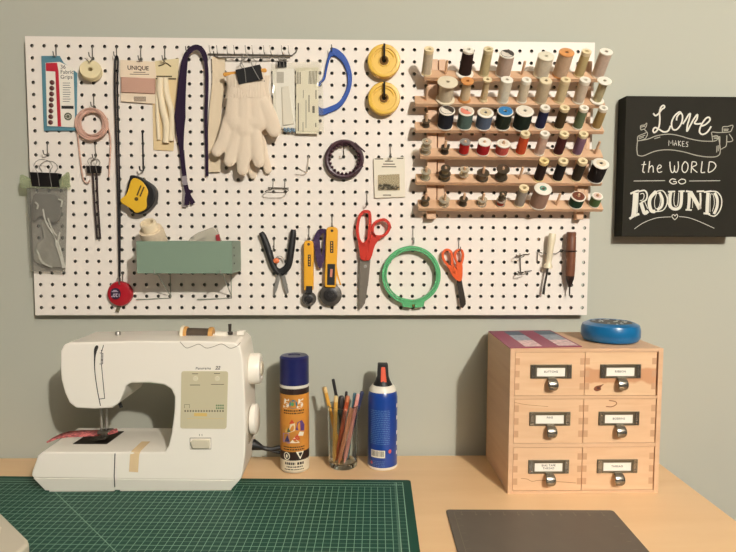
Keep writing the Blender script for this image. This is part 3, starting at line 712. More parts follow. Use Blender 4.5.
# fifth rail
S_(4, 6, 'slim', (48, 34, 30), 'slim dark brown spool with a yellowish top', (224, 200, 140), 2.0, .38)
S_(4, 7, 'slim', (32, 30, 32), 'slim black spool with a cream top', CAPC, 2.0, .38)
S_(4, 8, 'slim', (56, 50, 38), 'slim dark olive-brown spool over the right post', CAPC, 2.0, .38)
x = S_(4, 9, 'reel', (32, 28, 28), 'stout black spool with a white top at the right end', CAPW, 1.75, .66); cap_disc(x, (220, 206, 178), .6)
# bottom rail
S_(5, 5, 'slim', (166, 158, 146), 'slim grey spool', CAPC, 1.95, .38)
x = S_(5, 6, 'reel', (172, 140, 122), 'large mauve brown spool with green-printed white top', (236, 230, 214), 1.85, .72); cap_disc(x, (90, 140, 120), .4)
x = S_(5, 8, 'reel', (36, 70, 50), 'short dark green spool with a reddish brown top', CAPW, 1.0, .6); cap_disc(x, (112, 62, 44), .86)
x = S_(5, 9, 'reel', (92, 122, 74), 'short grass green spool with a white and red top', CAPW, 1.05, .45); cap_disc(x, (226, 196, 180), .7)
# bobbins
CLB = clear('bobbin_plastic', (236, 232, 218), .32, .08, (224, 216, 198)); MTB = mat((112, 104, 88), .35, .75, name='bobbin_steel')
def bobbin(r, c, m, core, desc, off=.0, R=.38, h=.42):
    R *= 1.2; h *= 1.25; off *= 1.25
    b = base(r, c) + NV * (.02 + off); t = thing('bobbin', desc + ', %s rail of thread rack' % rows[r], 'bobbin', b, 'bobbins on the rack')
    for k in (0, h - .06): part('flange', MB().lathe([(.13, k), (R, k), (R, k + .06), (.13, k + .06)], b, NV, 20, closed=True), m, t)
    part('winding', MB().lathe([(.13, .06), (R * .72, .06), (R * .72, h - .06), (.13, h - .06)], b, NV, 20, closed=True), thread(core) if core else m, t)
bobbin(2, 0, MTB, (90, 80, 66), 'small dark metal bobbin at the left end', 0, .28, .4)
bobbin(3, 0, CLB, None, 'lower clear plastic bobbin at the left end'); bobbin(3, 0, CLB, None, 'upper clear plastic bobbin at the left end', .5, .34)
bobbin(3, 1, MTB, (52, 42, 36), 'small dark-wound bobbin over the left post', 0, .3, .45)
bobbin(4, 0, CLB, (176, 172, 144), 'clear bobbin with greenish thread at the left end', 0, .36, .6)
bobbin(4, 1, MTB, (136, 118, 88), 'lower bronze bobbin of two over the left post', 0, .42); bobbin(4, 1, MTB, (150, 134, 100), 'upper bronze bobbin of two over the left post', .48, .34)
bobbin(4, 2, CLB, None, 'clear bobbin third from the left', .3, .34, .5)
bobbin(4, 3, MTB, (134, 114, 92), 'brown-wound metal bobbin fourth from the left', 0, .44, .5)
bobbin(4, 4, MTB, (92, 82, 66), 'tall dark metal bobbin fifth from the left', .1, .46, .75)
bobbin(5, 0, MTB, (130, 112, 84), 'bronze bobbin at the left end', 0, .3, .5)
bobbin(5, 1, CLB, None, 'clear bobbin over the left post', 0, .38)
bobbin(5, 2, MTB, (84, 76, 62), 'small dark steel bobbin third from the left', 0, .3, .5)
bobbin(5, 3, CLB, (200, 176, 150), 'clear bobbin with tan thread fourth from the left', 0, .34, .45)
bobbin(5, 4, CLB, (180, 70, 56), 'clear bobbin with red thread', 0, .34, .4); bobbin(5, 4, MTB, (120, 110, 90), 'small steel bobbin above the red-thread one', .62, .26, .36)
# ------------------------------------------------------------------ snips
t = thing('thread_snips', 'black handled spring snips left of the yellow rotary cutters', 'snips', P(280, 297, -.3))
hook(277.5, 238, 'wire peg hook holding the black snips', .9, .6)
for n, pts, ws in (('handle', [(260.8, 232.5), (264, 238), (269, 252), (273.5, 266), (279, 274)], None), ('handle', [(293.4, 229.5), (292.8, 238), (290.5, 254), (288, 267), (281, 274)], None)):
    part(n, MB().tube(spline(PP(pts, -.4), 4), [.2, .23, .25, .27, .27, .28, .29, .29, .29, .29, .28, .27, .26, .25, .24, .22, .2], 10), BLACKP, t)
part('blade', MB().slab(PP([(280.5, 271), (284.5, 272.5), (288.8, 292.5), (286.5, 294), (283.5, 287)], -.3), OUT * .06), STEEL, t)
part('blade', MB().slab(PP([(278, 272), (282, 272), (277, 290), (273.5, 297), (274, 288)], -.2), OUT * .06), STEEL, t)
part('crossbar', MB().slab(PP([(272.5, 262), (277, 267), (280, 268.5), (284, 266), (288.5, 260), (287.5, 270), (286, 273.5), (274.5, 273.5)], -.3), OUT * .3), BLACKP, t, bevel=.05)
mb = MB()
for k in range(3): c = P(279.5, 262, -.35); mb.tube([c + V((math.cos(a) * .42, -.05 * k, math.sin(a) * .5)) for a in [.0 + i * math.pi / 12 for i in range(13)]], .035, 6)
part('spring', mb, STEEL, t)
part('lock_button', MB().ball(P(276.2, 260.8, -.55), .28, .16, .24), mat((226, 120, 72), .4, name='orange_plastic'), t, 'orange lock button')

# ------------------------------------------------------------------ rotary cutters
YC = mat((232, 168, 40), .4, name='yellow_grip', coat=.15)
def cutter(label, hl, top, bot, w, slot, wc, R, lab):
    hook(top[0], top[1] - 10, hl, .95, .8)
    t = thing('rotary_cutter', label, 'rotary cutter', P(wc[0], wc[1] + R * 12, -.4), 'yellow rotary cutters')
    a, b = P(top[0], top[1], -.35), P(bot[0], bot[1], -.35); ax = (b - a).normalized(); sd = V((-ax.z, 0, ax.x)); L = (b - a).length
    prof = [(-.0, .55), (.12, .85), (.3, .97), (L * .35, 1.0), (L * .62, .96), (L * .8, 1.0), (L, .92)]
    pl = [a + ax * q - sd * w / 2 * k for q, k in prof] + [a + ax * q + sd * w / 2 * k for q, k in reversed(prof)]
    part('handle', MB().slab(pl, OUT * .45), YC, t, bevel=.09, seg=3)
    s0, s1 = P(slot[0], slot[1], -.81), P(slot[2], slot[3], -.81); sw = w * .32
    part('slot', MB().slab([s0 - sd * sw, s0 + sd * sw, s1 + sd * sw, s1 - sd * sw], OUT * .04), BLACKP, t, bevel=.02)
    c = P(wc[0], wc[1], -.5)
    part('blade_guard', MB().lathe([(0, -.12), (R, -.12), (R, .0), (R * .92, .06), (0, .06)], c, OUT, 36), mat((84, 80, 74), .45, .3, name='grey_guard'), t)
    part('wheel_nut', MB().lathe([(R * .62, .06), (R * .62, .16), (R * .5, .2), (R * .3, .2), (R * .26, .3), (0, .3)], c, OUT, 20), mat((38, 36, 36), .4, name='dark_nut'), t)
    q = P(lab[0], lab[1], -.815); lw, lh = lab[2], lab[3]
    mb = MB().box(q.x - lw, q.x + lw, q.y - .004, q.y, q.z - lh, q.z + lh)
    part('print', mb, INK, t)
    mb = MB()
    for k in range(4): mb.box(q.x - lw * .35, q.x + lw * .35, q.y - .009, q.y - .004, q.z - lh * .8 + k * lh * .45, q.z - lh * .8 + k * lh * .45 + lh * .28)
    part('print_light', mb, YC, t)
    part('hang_hole', MB().lathe([(0, 0), (.12, 0), (.12, .012), (0, .012)], a + ax * .32 + OUT * .445, OUT, 14), mat((70, 48, 18), .6, name='dark_hole'), t)
    return t, a, ax, sd
cutter('smaller yellow rotary cutter with a small grey wheel', 'wire peg hook holding the smaller rotary cutter', (309, 240.5), (309, 290), .86, (309.3, 286, 309, 293), (309, 298.8), .62, (309.3, 260.5, .12, .5))
tt, a, ax, sd = cutter('larger yellow rotary cutter with a big grey wheel', 'wire peg hook holding the larger rotary cutter', (332.3, 227), (330.5, 287), 1.02, (331.3, 264, 330.9, 285), (330.6, 294.8), .96, (331.7, 247, .14, .5))
part('blade_catch', MB().strip(PP([(331.6, 269), (331, 277)], -.88), .2, .08, OUT), mat((206, 130, 110), .4, name='pinkish_catch'), tt)
part('front_bracket', MB().tube(spline(PP([(336, 266), (337.5, 275), (340.5, 285)], -.7), 4), .07, 6), YC, tt)
mb = MB()
mb.strip(spline(PP([(326, 231, -.7), (320, 232, -.6), (316.5, 240, -.5), (318, 252, -.5), (320.5, 268, -.45)]), 5), [.3, .36, .4, .42, .45, .5, .5, .46, .45, .5, .55, .6, .6, .55, .5, .5, .52, .5, .45, .4, .3], .14, lambda i: V((.25 * math.sin(i * 1.3), -1, .2 * math.cos(i * 1.7))))
mb.strip(spline(PP([(326, 232, -.55), (325, 245, -.5), (323, 258, -.5), (319, 267, -.5)]), 5), .3, .1, lambda i: V((.3 * math.cos(i * 1.1), -1, 0)))
solo('ribbon', mb, mat((70, 52, 84), .25, name='purple_film', coat=.5, vary=.25, vscale=120), 'crumpled shiny purple ribbon between the two rotary cutters', 'ribbon')

# ------------------------------------------------------------------ scissors
def loop(mb, outer_px, y, d, wall):
    o = spline(PP(outer_px, y), 5, True); c = sum(o, V((0, 0, 0))) / len(o); inn = []
    n = len(o)
    for i in range(n):
        tg = (o[(i + 1) % n] - o[i - 1]).normalized(); nr = V((-tg.z, 0, tg.x))
        if nr.dot(c - o[i]) < 0: nr = -nr
        inn.append(o[i] + nr * wall)
    return mb.ring(o, inn, OUT * d)
RED = mat((196, 48, 32), .35, name='red_handle', coat=.2); ORA = mat((226, 92, 36), .35, name='orange_handle', coat=.2)
BL = mat((134, 125, 113), .35, .45, name='blade_steel')
hook(366.5, 195, 'wire peg hook holding the large red scissors', 1.1, .9)
t = thing('scissors', 'large red handled dressmaking scissors hanging blades down', 'scissors', P(361, 310, -.4))
mb = loop(MB(), [(366, 210), (370.5, 212), (371.5, 222), (370.5, 234), (369.5, 243), (366, 247), (360, 244), (357, 238), (356, 228), (358, 217), (361.5, 211.5)], -.35, .38, .25)
mb.slab(spline(PP([(358, 240), (362, 243.5), (369, 238), (370, 248), (368.5, 259.5), (361, 259), (359.3, 250)], -.35), 3, True), OUT * .38)
part('handle', mb, RED, t, bevel=.05)
mb = loop(MB(), [(378, 219.5), (385, 218.5), (390.3, 224), (389.5, 231), (384.5, 236.5), (378, 238), (372.5, 236), (371, 229), (373, 223)], -.4, .38, .24)
mb.slab(spline(PP([(372, 231), (377, 237), (381, 237), (375, 245), (370.5, 259), (365.5, 259), (368.5, 248)], -.4), 3, True), OUT * .38)
part('handle', mb, RED, t, bevel=.05)
part('blade', MB().slab(PP([(360, 258), (370, 258), (367.5, 275), (366, 299), (359.8, 310), (359, 300), (359.4, 275)], -.45), OUT * .08), BL, t)
part('blade', MB().slab(PP([(362, 258), (370.6, 258), (368.6, 280), (365, 303), (361, 309)], -.37), OUT * .07), BL, t)
part('pivot_screw', MB().lathe([(0, 0), (.14, 0), (.14, .03), (0, .05)], P(365.3, 266.5, -.53), OUT, 14), STEEL, t)
hook(458.3, 240, 'wire peg hook holding the small orange scissors', .95, .9)
t = thing('scissors', 'small orange handled scissors right of the green hoop', 'scissors', P(464, 308, -.4))
mb = loop(MB(), [(446, 248.5), (451, 250.5), (452.8, 256), (453, 264), (456, 271), (452.5, 273), (446.5, 266), (441.8, 259), (441.6, 252)], -.35, .34, .2)
mb.slab(spline(PP([(448, 265), (455, 268), (459.5, 275), (460, 280.5), (456, 280), (451, 274)], -.35), 3, True), OUT * .34)
part('handle', mb, ORA, t, bevel=.045)
mb = loop(MB(), [(458, 248.8), (461.8, 249.5), (463.6, 255), (462.4, 262), (460, 266), (456, 263.5), (453.6, 257), (454.5, 251)], -.4, .34, .19)
mb.slab(spline(PP([(456, 263), (461.2, 263), (462, 271), (461, 280), (457, 280), (456.5, 271)], -.4), 3, True), OUT * .34)
part('handle', mb, ORA, t, bevel=.045)
part('blade', MB().slab(PP([(456.3, 278), (461.3, 278), (465.7, 304), (462.6, 308), (460.5, 307), (457.5, 288)], -.45), OUT * .09), mat((66, 60, 54), .35, .6, name='dark_steel'), t)
part('blade', MB().slab(PP([(457, 278), (461, 278), (465.9, 301), (465, 305), (461, 298)], -.37), OUT * .07), BL, t)
part('pivot_screw', MB().lathe([(0, 0), (.13, 0), (.13, .04), (0, .06)], P(459.2, 280.8, -.56), OUT, 14), mat((50, 46, 42), .4, .5, name='dark_screw'), t)

# ------------------------------------------------------------------ green hoop
hook(411, 228, 'wire peg hook holding the green embroidery hoop', 1.4, .9)
c = P(411, 275, -.3); GRN = mat((88, 172, 114), .4, name='green_plastic', coat=.2)
t = thing('embroidery_hoop', 'green plastic embroidery hoop between the red and the orange scissors', 'embroidery hoop', c - V((0, 0, 2.7)))
part('inner_ring', MB().lathe([(2.13, 0), (2.27, 0), (2.27, .5), (2.13, .5)], c, OUT, 64, closed=True), GRN, t, bevel=.02)
part('outer_ring', MB().lathe([(2.3, .02), (2.53, .02), (2.53, .42), (2.3, .42)], c, OUT, 64, closed=True), GRN, t, bevel=.02)
for pts in ([(398.5, 297), (411.6, 299.5), (411.8, 307.5), (402.5, 306.5), (401, 302)], [(425.5, 296.5), (414.4, 299.5), (414.3, 307.5), (423, 306.5), (424, 302)]):
    part('clamp_lug', MB().slab(PP(pts, -.35), OUT * .36), GRN, t, bevel=.03)
part('screw', MB().cyl(P(413, 299.5, -.55), P(413.2, 306.2, -.55), .13, 10), mat((190, 160, 90), .35, .8, name='brass'), t)

# ------------------------------------------------------------------ tool holders, screwdriver, awl
def rings(px0, py0, px1, py1, label, r=.42, stub=None):
    mb = MB()
    for px, py in ((px0, py0), (px1, py1)):
        c = P(px, py, -.55); mb.tube([c + V((r * math.cos(a), r * .8 * math.sin(a), .06 * math.sin(a) + .1 * math.cos(a))) for a in [k * 2 * math.pi / 20 for k in range(20)]], .042, 6, closed=True)
        mb.tube([c + V((-.1, r * .8, 0)), V((c.x - .1, -.05, c.z + .12)), V((c.x - .35, .2, c.z + .12))], .042, 6)
        mb.tube([c + V((.1, r * .8, 0)), V((c.x + .45, -.06, c.z + .15)), V((c.x + 1.0, -.2, c.z + .22))], .042, 6)
    a, b = P(px0 + .5, py0 - 3, -.12), P(px1 - .8, py1, -.12); mb.tube([a, b], .042, 6)
    return solo('tool_holder', mb, WIRE, label, 'tool holder')
rings(519.5, 256.5, 521.5, 273.5, 'empty wire tool holder with two rings left of the white screwdriver')
mb = MB(); c = P(549.5, 253.5, -.65)
mb.tube([V((P(537.5, 251, 0).x, .3, P(537, 251, 0).z)), P(538, 251.5, -.1), P(543, 253.5, -.45)] + [c + V((.42 * math.cos(a), -.42 * math.sin(a), -.02)) for a in [math.pi + math.pi * k / 8 for k in range(9)][::-1]] + [P(556, 253.8, -.45), P(562, 250, -.08), V((P(562, 250, 0).x, .3, P(562, 250, 0).z))], .042, 6)
mb.tube([P(537.5, 252, -.1), P(537.3, 262, -.12)], .042, 6)
solo('tool_holder', mb, WIRE, 'wire holder gripping the white screwdriver', 'tool holder')
a, b = P(552.6, 233.5, -.7), P(547.8, 268, -.6); d = (b - a).normalized(); L = (b - a).length
t = thing('screwdriver', 'white handled screwdriver hanging in a wire holder', 'screwdriver', P(543, 294, -.5))
part('handle', MB().lathe([(0, 0), (.26, 0), (.3, .06), (.31, L * .25), (.27, L * .35), (.26, L * .75), (.25, L * .85), (.38, L * .93), (.38, L), (0, L)], a, d, 10), mat((232, 220, 190), .35, name='ivory_plastic', coat=.2), t)
part('shaft', MB().cyl(b, P(544, 288, -.52), .09, 10), mat((86, 80, 74), .35, .8, name='tool_steel'), t)
part('tip', MB().slab(PP([(543.2, 286), (545.2, 286.5), (544.4, 294.6), (541.8, 294)], -.5), OUT * .07), mat((50, 46, 42), .4, .6, name='dark_tip'), t)
mb = MB(); c = P(570.5, 251, -.65); mb.tube([c + V((.5 * math.cos(k * .3142), .5 * math.sin(k * .3142), 0)) for k in range(20)], .05, 6, closed=True).tube([c + V((-.4, .35, 0)), V((c.x - .6, -.05, c.z + .1)), V((c.x - .6, .25, c.z + .15))], .045, 6).tube([c + V((.35, .35, 0)), V((c.x + .4, -.05, c.z + .1)), V((c.x + .4, .25, c.z + .15))], .045, 6)
solo('tool_holder', mb, mat((52, 46, 42), .4, .6, name='dark_wire'), 'dark wire ring holding the brown handled awl', 'tool holder')
a, b = P(571.4, 232, -.65), P(570, 276, -.65); d = (b - a).normalized(); L = (b - a).length
t = thing('awl', 'awl with a dark brown wooden handle at the right of the pegboard', 'awl', P(569.7, 296, -.65))
part('handle', MB().lathe([(0, 0), (.34, 0), (.4, .06), (.41, .25), (.38, .35), (.41, .45), (.42, L * .5), (.4, L * .9), (.37, L), (0, L)], a, d, 20), wood('dark_handle', (134, 84, 56), (98, 58, 38), scale=(30, 30, 6)), t)
part('ferrule', MB().lathe([(.37, 0), (.34, .25), (.17, .8), (.15, .95), (0, .95)], b, d, 18), mat((44, 32, 28), .4, .3, name='dark_ferrule'), t)
part('spike', MB().tube([b + d * .9, b + d * 1.55, b + d * 1.75], [.07, .06, .03], 8), mat((60, 54, 48), .35, .8, name='tool_steel'), t)

# ------------------------------------------------------------------ green bin on wire brackets
BY = -4.0
GT = mat((122, 142, 124), .45, name='sage_tin', spec=.35)
bx0, bx1 = P(136.5, 258, BY).x, P(232, 258, BY).x; bz1, bz0 = P(185, 241.3, BY).z, P(185, 273.5, BY).z
t = thing('storage_bin', 'sage green metal bin on wire brackets at the lower left of the pegboard', 'storage bin', ((bx0 + bx1) / 2, BY / 2, bz0))
w = .05
part('front_panel', MB().box(bx0, bx1, BY, BY + w, bz0, bz1), GT, t, bevel=.02)
part('back_panel', MB().box(bx0, bx1, -.3, -.25, bz0, bz1), GT, t)
mb = MB().box(bx0, bx0 + w, BY + w, -.3, bz0, bz1); part('side_panel', mb, GT, t)
part('side_panel', MB().box(bx1 - w, bx1, BY + w, -.3, bz0, bz1), GT, t)
part('bottom_panel', MB().box(bx0 + w, bx1 - w, BY + w, -.3, bz0, bz0 + w), GT, t)
mb = MB()
for z in (.3, .55, .8): mb.lathe([(0, 0), (.09, 0), (.07, .04), (0, .05)], V((bx1, -3.2, bz0 + (bz1 - bz0) * (1 - z + .1))), (1, 0, 0), 10)
part('rivets', mb, mat((58, 62, 54), .4, .5, name='dark_rivet'), t)
BWm = mat((156, 160, 146), .4, .4, name='bracket_wire')
for k, xa in enumerate((P(155, 277, BY).x, P(221, 276, BY).x)):
    mb = MB(); zb = bz0 - .05
    zl = P(180, 298, 0).z; xo = .0
    mb.tube([V((xa, BY - .12, zb + .35)), V((xa, BY - .14, zb)), V((xa, BY + .2, zb - .02)), V((xa, -.06, zb - .02)), V((xa, .25, zb + .1))], .05, 6)
    mb.tube([V((xa + .0, -3.4, zb - .02)), V((xa, -.1, zl + .2)), V((xa, -.06, zl))], .045, 6)
    mb.tube([V((xa, -.06, zb)), V((xa, -.06, zl)), V((xa - 2.1, -.1, zl - .1)), V((xa - 2.9, -.2, zl - .1))], .045, 6)
    solo('shelf_bracket', mb, BWm, ('left' if k == 0 else 'right') + ' wire bracket under the sage green bin', 'shelf bracket', 'wire brackets under the green bin')
a = P(155, 262, -2.3); a.z = bz0 + .75; d = (P(147, 222, -3.0) - a); L = 3.45; d = d.normalized()
d = V((-.12, -.6, .79)).normalized(); a = P(147.5, 222.5, -3.25) - d * L
t = thing('thread_cone', 'cream cone of thread leaning out of the sage green bin', 'thread cone', a)
part('winding', MB().lathe([(.2, .6), (.7, .6), (.8, .8), (.95, 1.5), (.98, 2.4), (.9, 2.75), (.2, 2.75)], a, d, 32, closed=True), thread((222, 204, 176)), t)
part('core', MB().lathe([(.42, 2.6), (.66, 2.6), (.64, L - .05), (.6, L), (.46, L), (.42, L - .1)], a, d, 28, closed=True), mat((230, 214, 182), .5, name='cone_core'), t)
mb = MB().slab(spline(PP([(190, 240), (197, 234), (206, 230), (216, 227.5), (219.5, 235), (221, 246), (192, 246)], -1.6), 3, True), OUT * .5)
t = thing('packet', 'crumpled clear packet sticking up from the right of the green bin', 'packet', P(205, 250, -1.8))
part('film', mb, clear('packet_film', (236, 234, 226), .35, .08, (206, 202, 190)), t, bevel=.08)
part('paper', MB().slab(PP([(204, 232.5), (213, 230), (217, 246), (206, 246)], -1.9), OUT * .02), mat((226, 220, 204), .4, name='packet_paper'), t)
part('red_corner', MB().slab(PP([(215.5, 235), (219.5, 234), (220.5, 241), (216.5, 241)], -2.15), OUT * .03), mat((150, 40, 48), .5, name='red_print'), t, 'red corner')
mb = MB().box(bx0 + 1.8, bx0 + 2.9, -2.9, -1.6, bz0 + .1, bz1 + .28)
solo('card_packet', MB().slab(PP([(159, 232), (167, 236), (168, 262), (158, 262)], -2.0), OUT * .06), mat((96, 130, 122), .6, name='teal_card'), 'teal card behind the thread cone in the green bin', 'card')

# ------------------------------------------------------------------ plaque
PY = WALL - 1.55
pz1, pz0 = P(680, 96.3, PY).z, P(680, 236.8, PY).z; px0, px1 = P(624, 166, PY).x, P(740.5, 166, PY).x
t = thing('wall_plaque', 'black square wall plaque with white hand lettering', 'plaque', ((px0 + px1) / 2, PY, pz0))
part('board', MB().box(px0, px1, PY, WALL - .01, pz0, pz1), mat((37, 35, 28), .7, name='black_chalkboard', vary=.08, vscale=15, spec=.15), t, bevel=.03)
CH = mat((222, 220, 206), .8, name='white_chalk_print')
LY = PY - .004
def stroke(mb, pts, w, sm=6, closed=False, ox=0, oy=0, sx=1, sy=1):
    q = [P(ox + a * sx, oy + b * sy, LY) for a, b in pts]
    if sm: q = spline(q, sm, closed)
    mb.strip(q, w, .006, OUT); return mb
mb = MB(); k = 7.667; L_ = dict(ox=640, oy=95, sx=1 / k, sy=1 / k)
stroke(mb, [(102, 140), (118, 158), (140, 145), (168, 110), (188, 95), (182, 80), (162, 92), (150, 130), (152, 185), (146, 240), (128, 275), (108, 288), (100, 270), (115, 250), (145, 262), (180, 282), (215, 275), (235, 235)], .135, **L_)
stroke(mb, [(318, 140), (300, 130), (262, 165), (242, 215), (252, 262), (285, 262), (318, 215), (326, 160), (310, 140), (285, 165), (280, 195)], .13, **L_)
stroke(mb, [(328, 222), (350, 190), (372, 152), (386, 145), (376, 190), (364, 230), (360, 278), (382, 240), (412, 185), (440, 150), (436, 185), (418, 215), (440, 222), (470, 218)], .135, **L_)
stroke(mb, [(462, 240), (500, 228), (535, 195), (530, 172), (505, 180), (470, 230), (456, 280), (478, 302), (515, 285), (546, 240)], .135, **L_)
part('lettering', mb, CH, t)
mb = MB()
stroke(mb, [(-19, 352), (0, 349), (60, 338), (130, 312), (220, 300), (300, 312), (380, 335), (470, 352), (560, 355)], .075, **L_)
stroke(mb, [(-19, 460), (0, 466), (30, 465), (120, 430), (220, 420), (330, 435), (430, 462), (520, 475), (590, 470), (615, 435), (605, 340), (590, 312), (555, 318)], .075, **L_)
stroke(mb, [(-19, 352), (-24, 410), (-19, 460)], .075, **L_)
stroke(mb, [(558, 355), (552, 310), (552, 285), (600, 288), (665, 285)], .07, **L_); stroke(mb, [(562, 355), (590, 345), (612, 318), (612, 410), (640, 405), (662, 385), (666, 310)], .07, 3, **L_)
stroke(mb, [(632, 285), (635, 245), (670, 242), (712, 232), (705, 262), (690, 282), (640, 285)], .07, 3, **L_); stroke(mb, [(684, 298), (712, 345), (690, 358), (668, 358)], .07, 3, **L_)
stroke(mb, [(-19, 352), (-16, 318), (20, 300), (50, 285), (30, 262), (8, 268), (6, 235), (35, 230), (52, 214), (48, 240), (36, 258)], .07, 3, **L_)
stroke(mb, [(10, 346), (42, 332), (58, 296), (44, 276)], .07, 3, **L_)
for x, y, x2, y2 in ((640, 262, 680, 262), (642, 272, 676, 272), (565, 322, 600, 322), (566, 334, 596, 332), (8, 246, 40, 238), (-10, 324, 40, 308), (-8, 336, 30, 322), (590, 390, 588, 440), (600, 385, 600, 430), (110, 335, 155, 322)): stroke(mb, [(x, y), (x2, y2)], .07, 0, **L_)
part('banner', mb, mat((172, 170, 154), .8, name='thin_chalk_line'), t)
mb = MB(); Z = dict(ox=640, oy=95, sx=1 / k, sy=1 / k)
for s in ([(220, 388), (222, 348), (236, 372), (250, 346), (254, 386)], [(262, 388), (272, 350), (282, 388)], [(266, 374), (280, 373)], [(294, 350), (296, 390)], [(312, 352), (296, 370), (314, 392)], [(340, 356), (324, 354), (325, 394), (342, 394)], [(325, 374), (338, 374)], [(370, 362), (358, 360), (353, 370), (366, 380), (366, 396), (350, 394)]): stroke(mb, s, .05, 0, **Z)
part('lettering', mb, CH, t); mb = MB()
k2 = 6.13; Z = dict(ox=620, oy=150, sx=1 / k2, sy=1 / k2)
for s, w in ([[(150, 70), (143, 105), (140, 132), (152, 138)], .1], [[(132, 90), (160, 88)], .08], [[(182, 68), (178, 105), (174, 138)], .1], [[(176, 118), (190, 98), (202, 102), (204, 138)], .1],
             [[(228, 118), (252, 106), (250, 94), (238, 94), (228, 115), (236, 137), (258, 132)], .09], [[(306, 72), (308, 110), (318, 138), (332, 128), (334, 95), (335, 128), (348, 136), (358, 105), (356, 70)], .1],
             [[(398, 70), (382, 95), (382, 125), (398, 138), (414, 120), (416, 88), (400, 70)], .1], [[(442, 72), (438, 105), (436, 140)], .1], [[(442, 72), (464, 74), (468, 92), (442, 108), (474, 138)], .09],
             [[(504, 70), (500, 105), (498, 137), (522, 136)], .1], [[(548, 72), (544, 105), (542, 136), (570, 125), (588, 98), (574, 76), (548, 72)], .1]): stroke(mb, s, w * .85, 4 if len(s) > 2 else 0, **Z)
part('lettering', mb, CH, t)
for a in (0, 1): part('rule_line', stroke(MB(), [(84 + a * 340, 190), (276 + a * 338, 188)], .045, 0, **Z), CH, t)
mb = MB()
stroke(mb, [(342, 182), (320, 177), (304, 192), (322, 208), (344, 204), (344, 194), (326, 194)], .08, 3, **Z); stroke(mb, [(376, 178), (358, 192), (374, 208), (400, 200), (398, 182), (376, 178)], .08, 3, **Z)
part('lettering', mb, CH, t)
for sp in ([(88, 484), (140, 448), (210, 420), (260, 412), (312, 410)], [(362, 408), (420, 415), (490, 440), (578, 480)]): part('flourish', stroke(MB(), sp, .045, 4, **Z), CH, t)
mb = MB()
stroke(mb, [(336, 428), (320, 412), (320, 400), (330, 396), (337, 405), (346, 394), (354, 402), (350, 414), (336, 428)], .06, 3, **Z)
part('heart', mb, CH, t)
# big serif word: heavy stems and thin outlines
mb = MB()
for s, w in ([[(95, 262), (92, 320), (86, 385), (82, 408)], .42], [[(64, 268), (100, 252), (118, 250)], .16], [[(58, 422), (86, 404), (118, 392)], .2], [[(112, 258), (110, 320), (104, 395)], .06], [[(116, 254), (150, 248), (166, 270), (160, 305), (128, 322)], .13], [[(128, 322), (140, 360), (152, 388), (172, 374)], .3], [[(124, 270), (142, 266), (148, 282), (140, 305), (122, 310)], .06], [[(152, 318), (170, 360)], .06],
             [[(222, 254), (188, 290), (180, 330), (192, 372), (216, 376)], .3], [[(222, 254), (262, 250), (288, 290), (286, 335), (262, 370), (216, 378)], .09], [[(240, 258), (260, 300), (255, 345), (228, 368)], .22], [[(226, 266), (212, 310), (216, 355), (236, 352), (248, 310), (240, 268), (226, 266)], .05],
             [[(312, 256), (306, 300), (308, 340), (326, 360), (358, 358), (374, 330), (378, 256)], .26], [[(294, 256), (338, 254)], .14], [[(358, 254), (396, 252)], .14], [[(334, 262), (330, 310), (336, 342), (352, 340), (358, 300), (360, 262)], .06], [[(296, 268), (292, 320), (304, 356)], .05],
             [[(424, 262), (424, 310), (418, 366)], .26], [[(404, 252), (444, 258)], .16], [[(402, 366), (440, 368)], .14], [[(434, 262), (462, 310), (490, 362)], .34], [[(492, 262), (494, 310), (490, 362)], .16], [[(470, 254), (516, 252)], .14], [[(446, 300), (444, 355)], .05],
             [[(540, 262), (536, 320), (534, 385)], .3], [[(514, 258), (560, 252)], .14], [[(512, 388), (552, 392)], .16], [[(552, 254), (592, 256), (620, 290), (622, 340), (604, 384), (576, 406), (540, 394)], .1], [[(580, 262), (596, 300), (594, 350), (576, 392)], .24], [[(556, 268), (552, 320), (552, 380)], .05], [[(556, 268), (572, 276), (578, 330), (566, 376)], .05]): stroke(mb, s, w, 4 if len(s) > 2 else 0, **Z)
part('lettering', mb, CH, t)

# ------------------------------------------------------------------ sewing machine
MX = mat((248, 241, 228), .35, name='machine_plastic', coat=.15, spec=.45)
MYf, MYb, MB_y0, MB_y1 = -7.2, -2.4, -7.2, -1.3
zo = DESK + .12
t = thing('sewing_machine', 'cream white sewing machine standing on the desk and green mat', 'sewing machine', (10, -4, zo))
bed = P(100, 452.2, MB_y0).z + .01
pts = PP([(42, 453), (33.4, 474.5), (35, 478), (238, 480), (241, 470), (244, 453)], MB_y0)
part('base', MB().slab([p + V((0, .12, 0)) for p in pts], V((0, MB_y1 - MB_y0 - .12, 0))), MX, t, bevel=.16, seg=4)
fz = P(100, 487, MB_y0).z
mb = MB(); q = [P(33, 478.2, MB_y0 + .02), P(239.3, 480.6, MB_y0 + .02), P(231.5, 492.3, MB_y0 + .3), P(45.2, 489.8, MB_y0 + .3)]
for p in q[2:]: p.z = zo + .1
q2 = [V((p.x + (.1 if p.x < 10 else -.1), MB_y1 - .1, p.z)) for p in q]
f0 = [mb.v(p) for p in q]; f1 = [mb.v(p) for p in q2]; mb.f(f0); mb.f(f1[::-1])
for k in range(4): mb.f([f0[k], f1[k], f1[(k + 1) % 4], f0[(k + 1) % 4]])
part('lower_skirt', mb, MX, t, bevel=.04)
mb = MB()
for xa, xb in ((46.5, 112), (118, 230)): mb.box(P(xa, 480, MB_y0).x, P(xb, 480, MB_y0).x, MB_y0 + .34, MB_y1 - .3, zo, zo + .3)
part('foot_strip', mb, WHITEP, t)
MYf = MB_y0
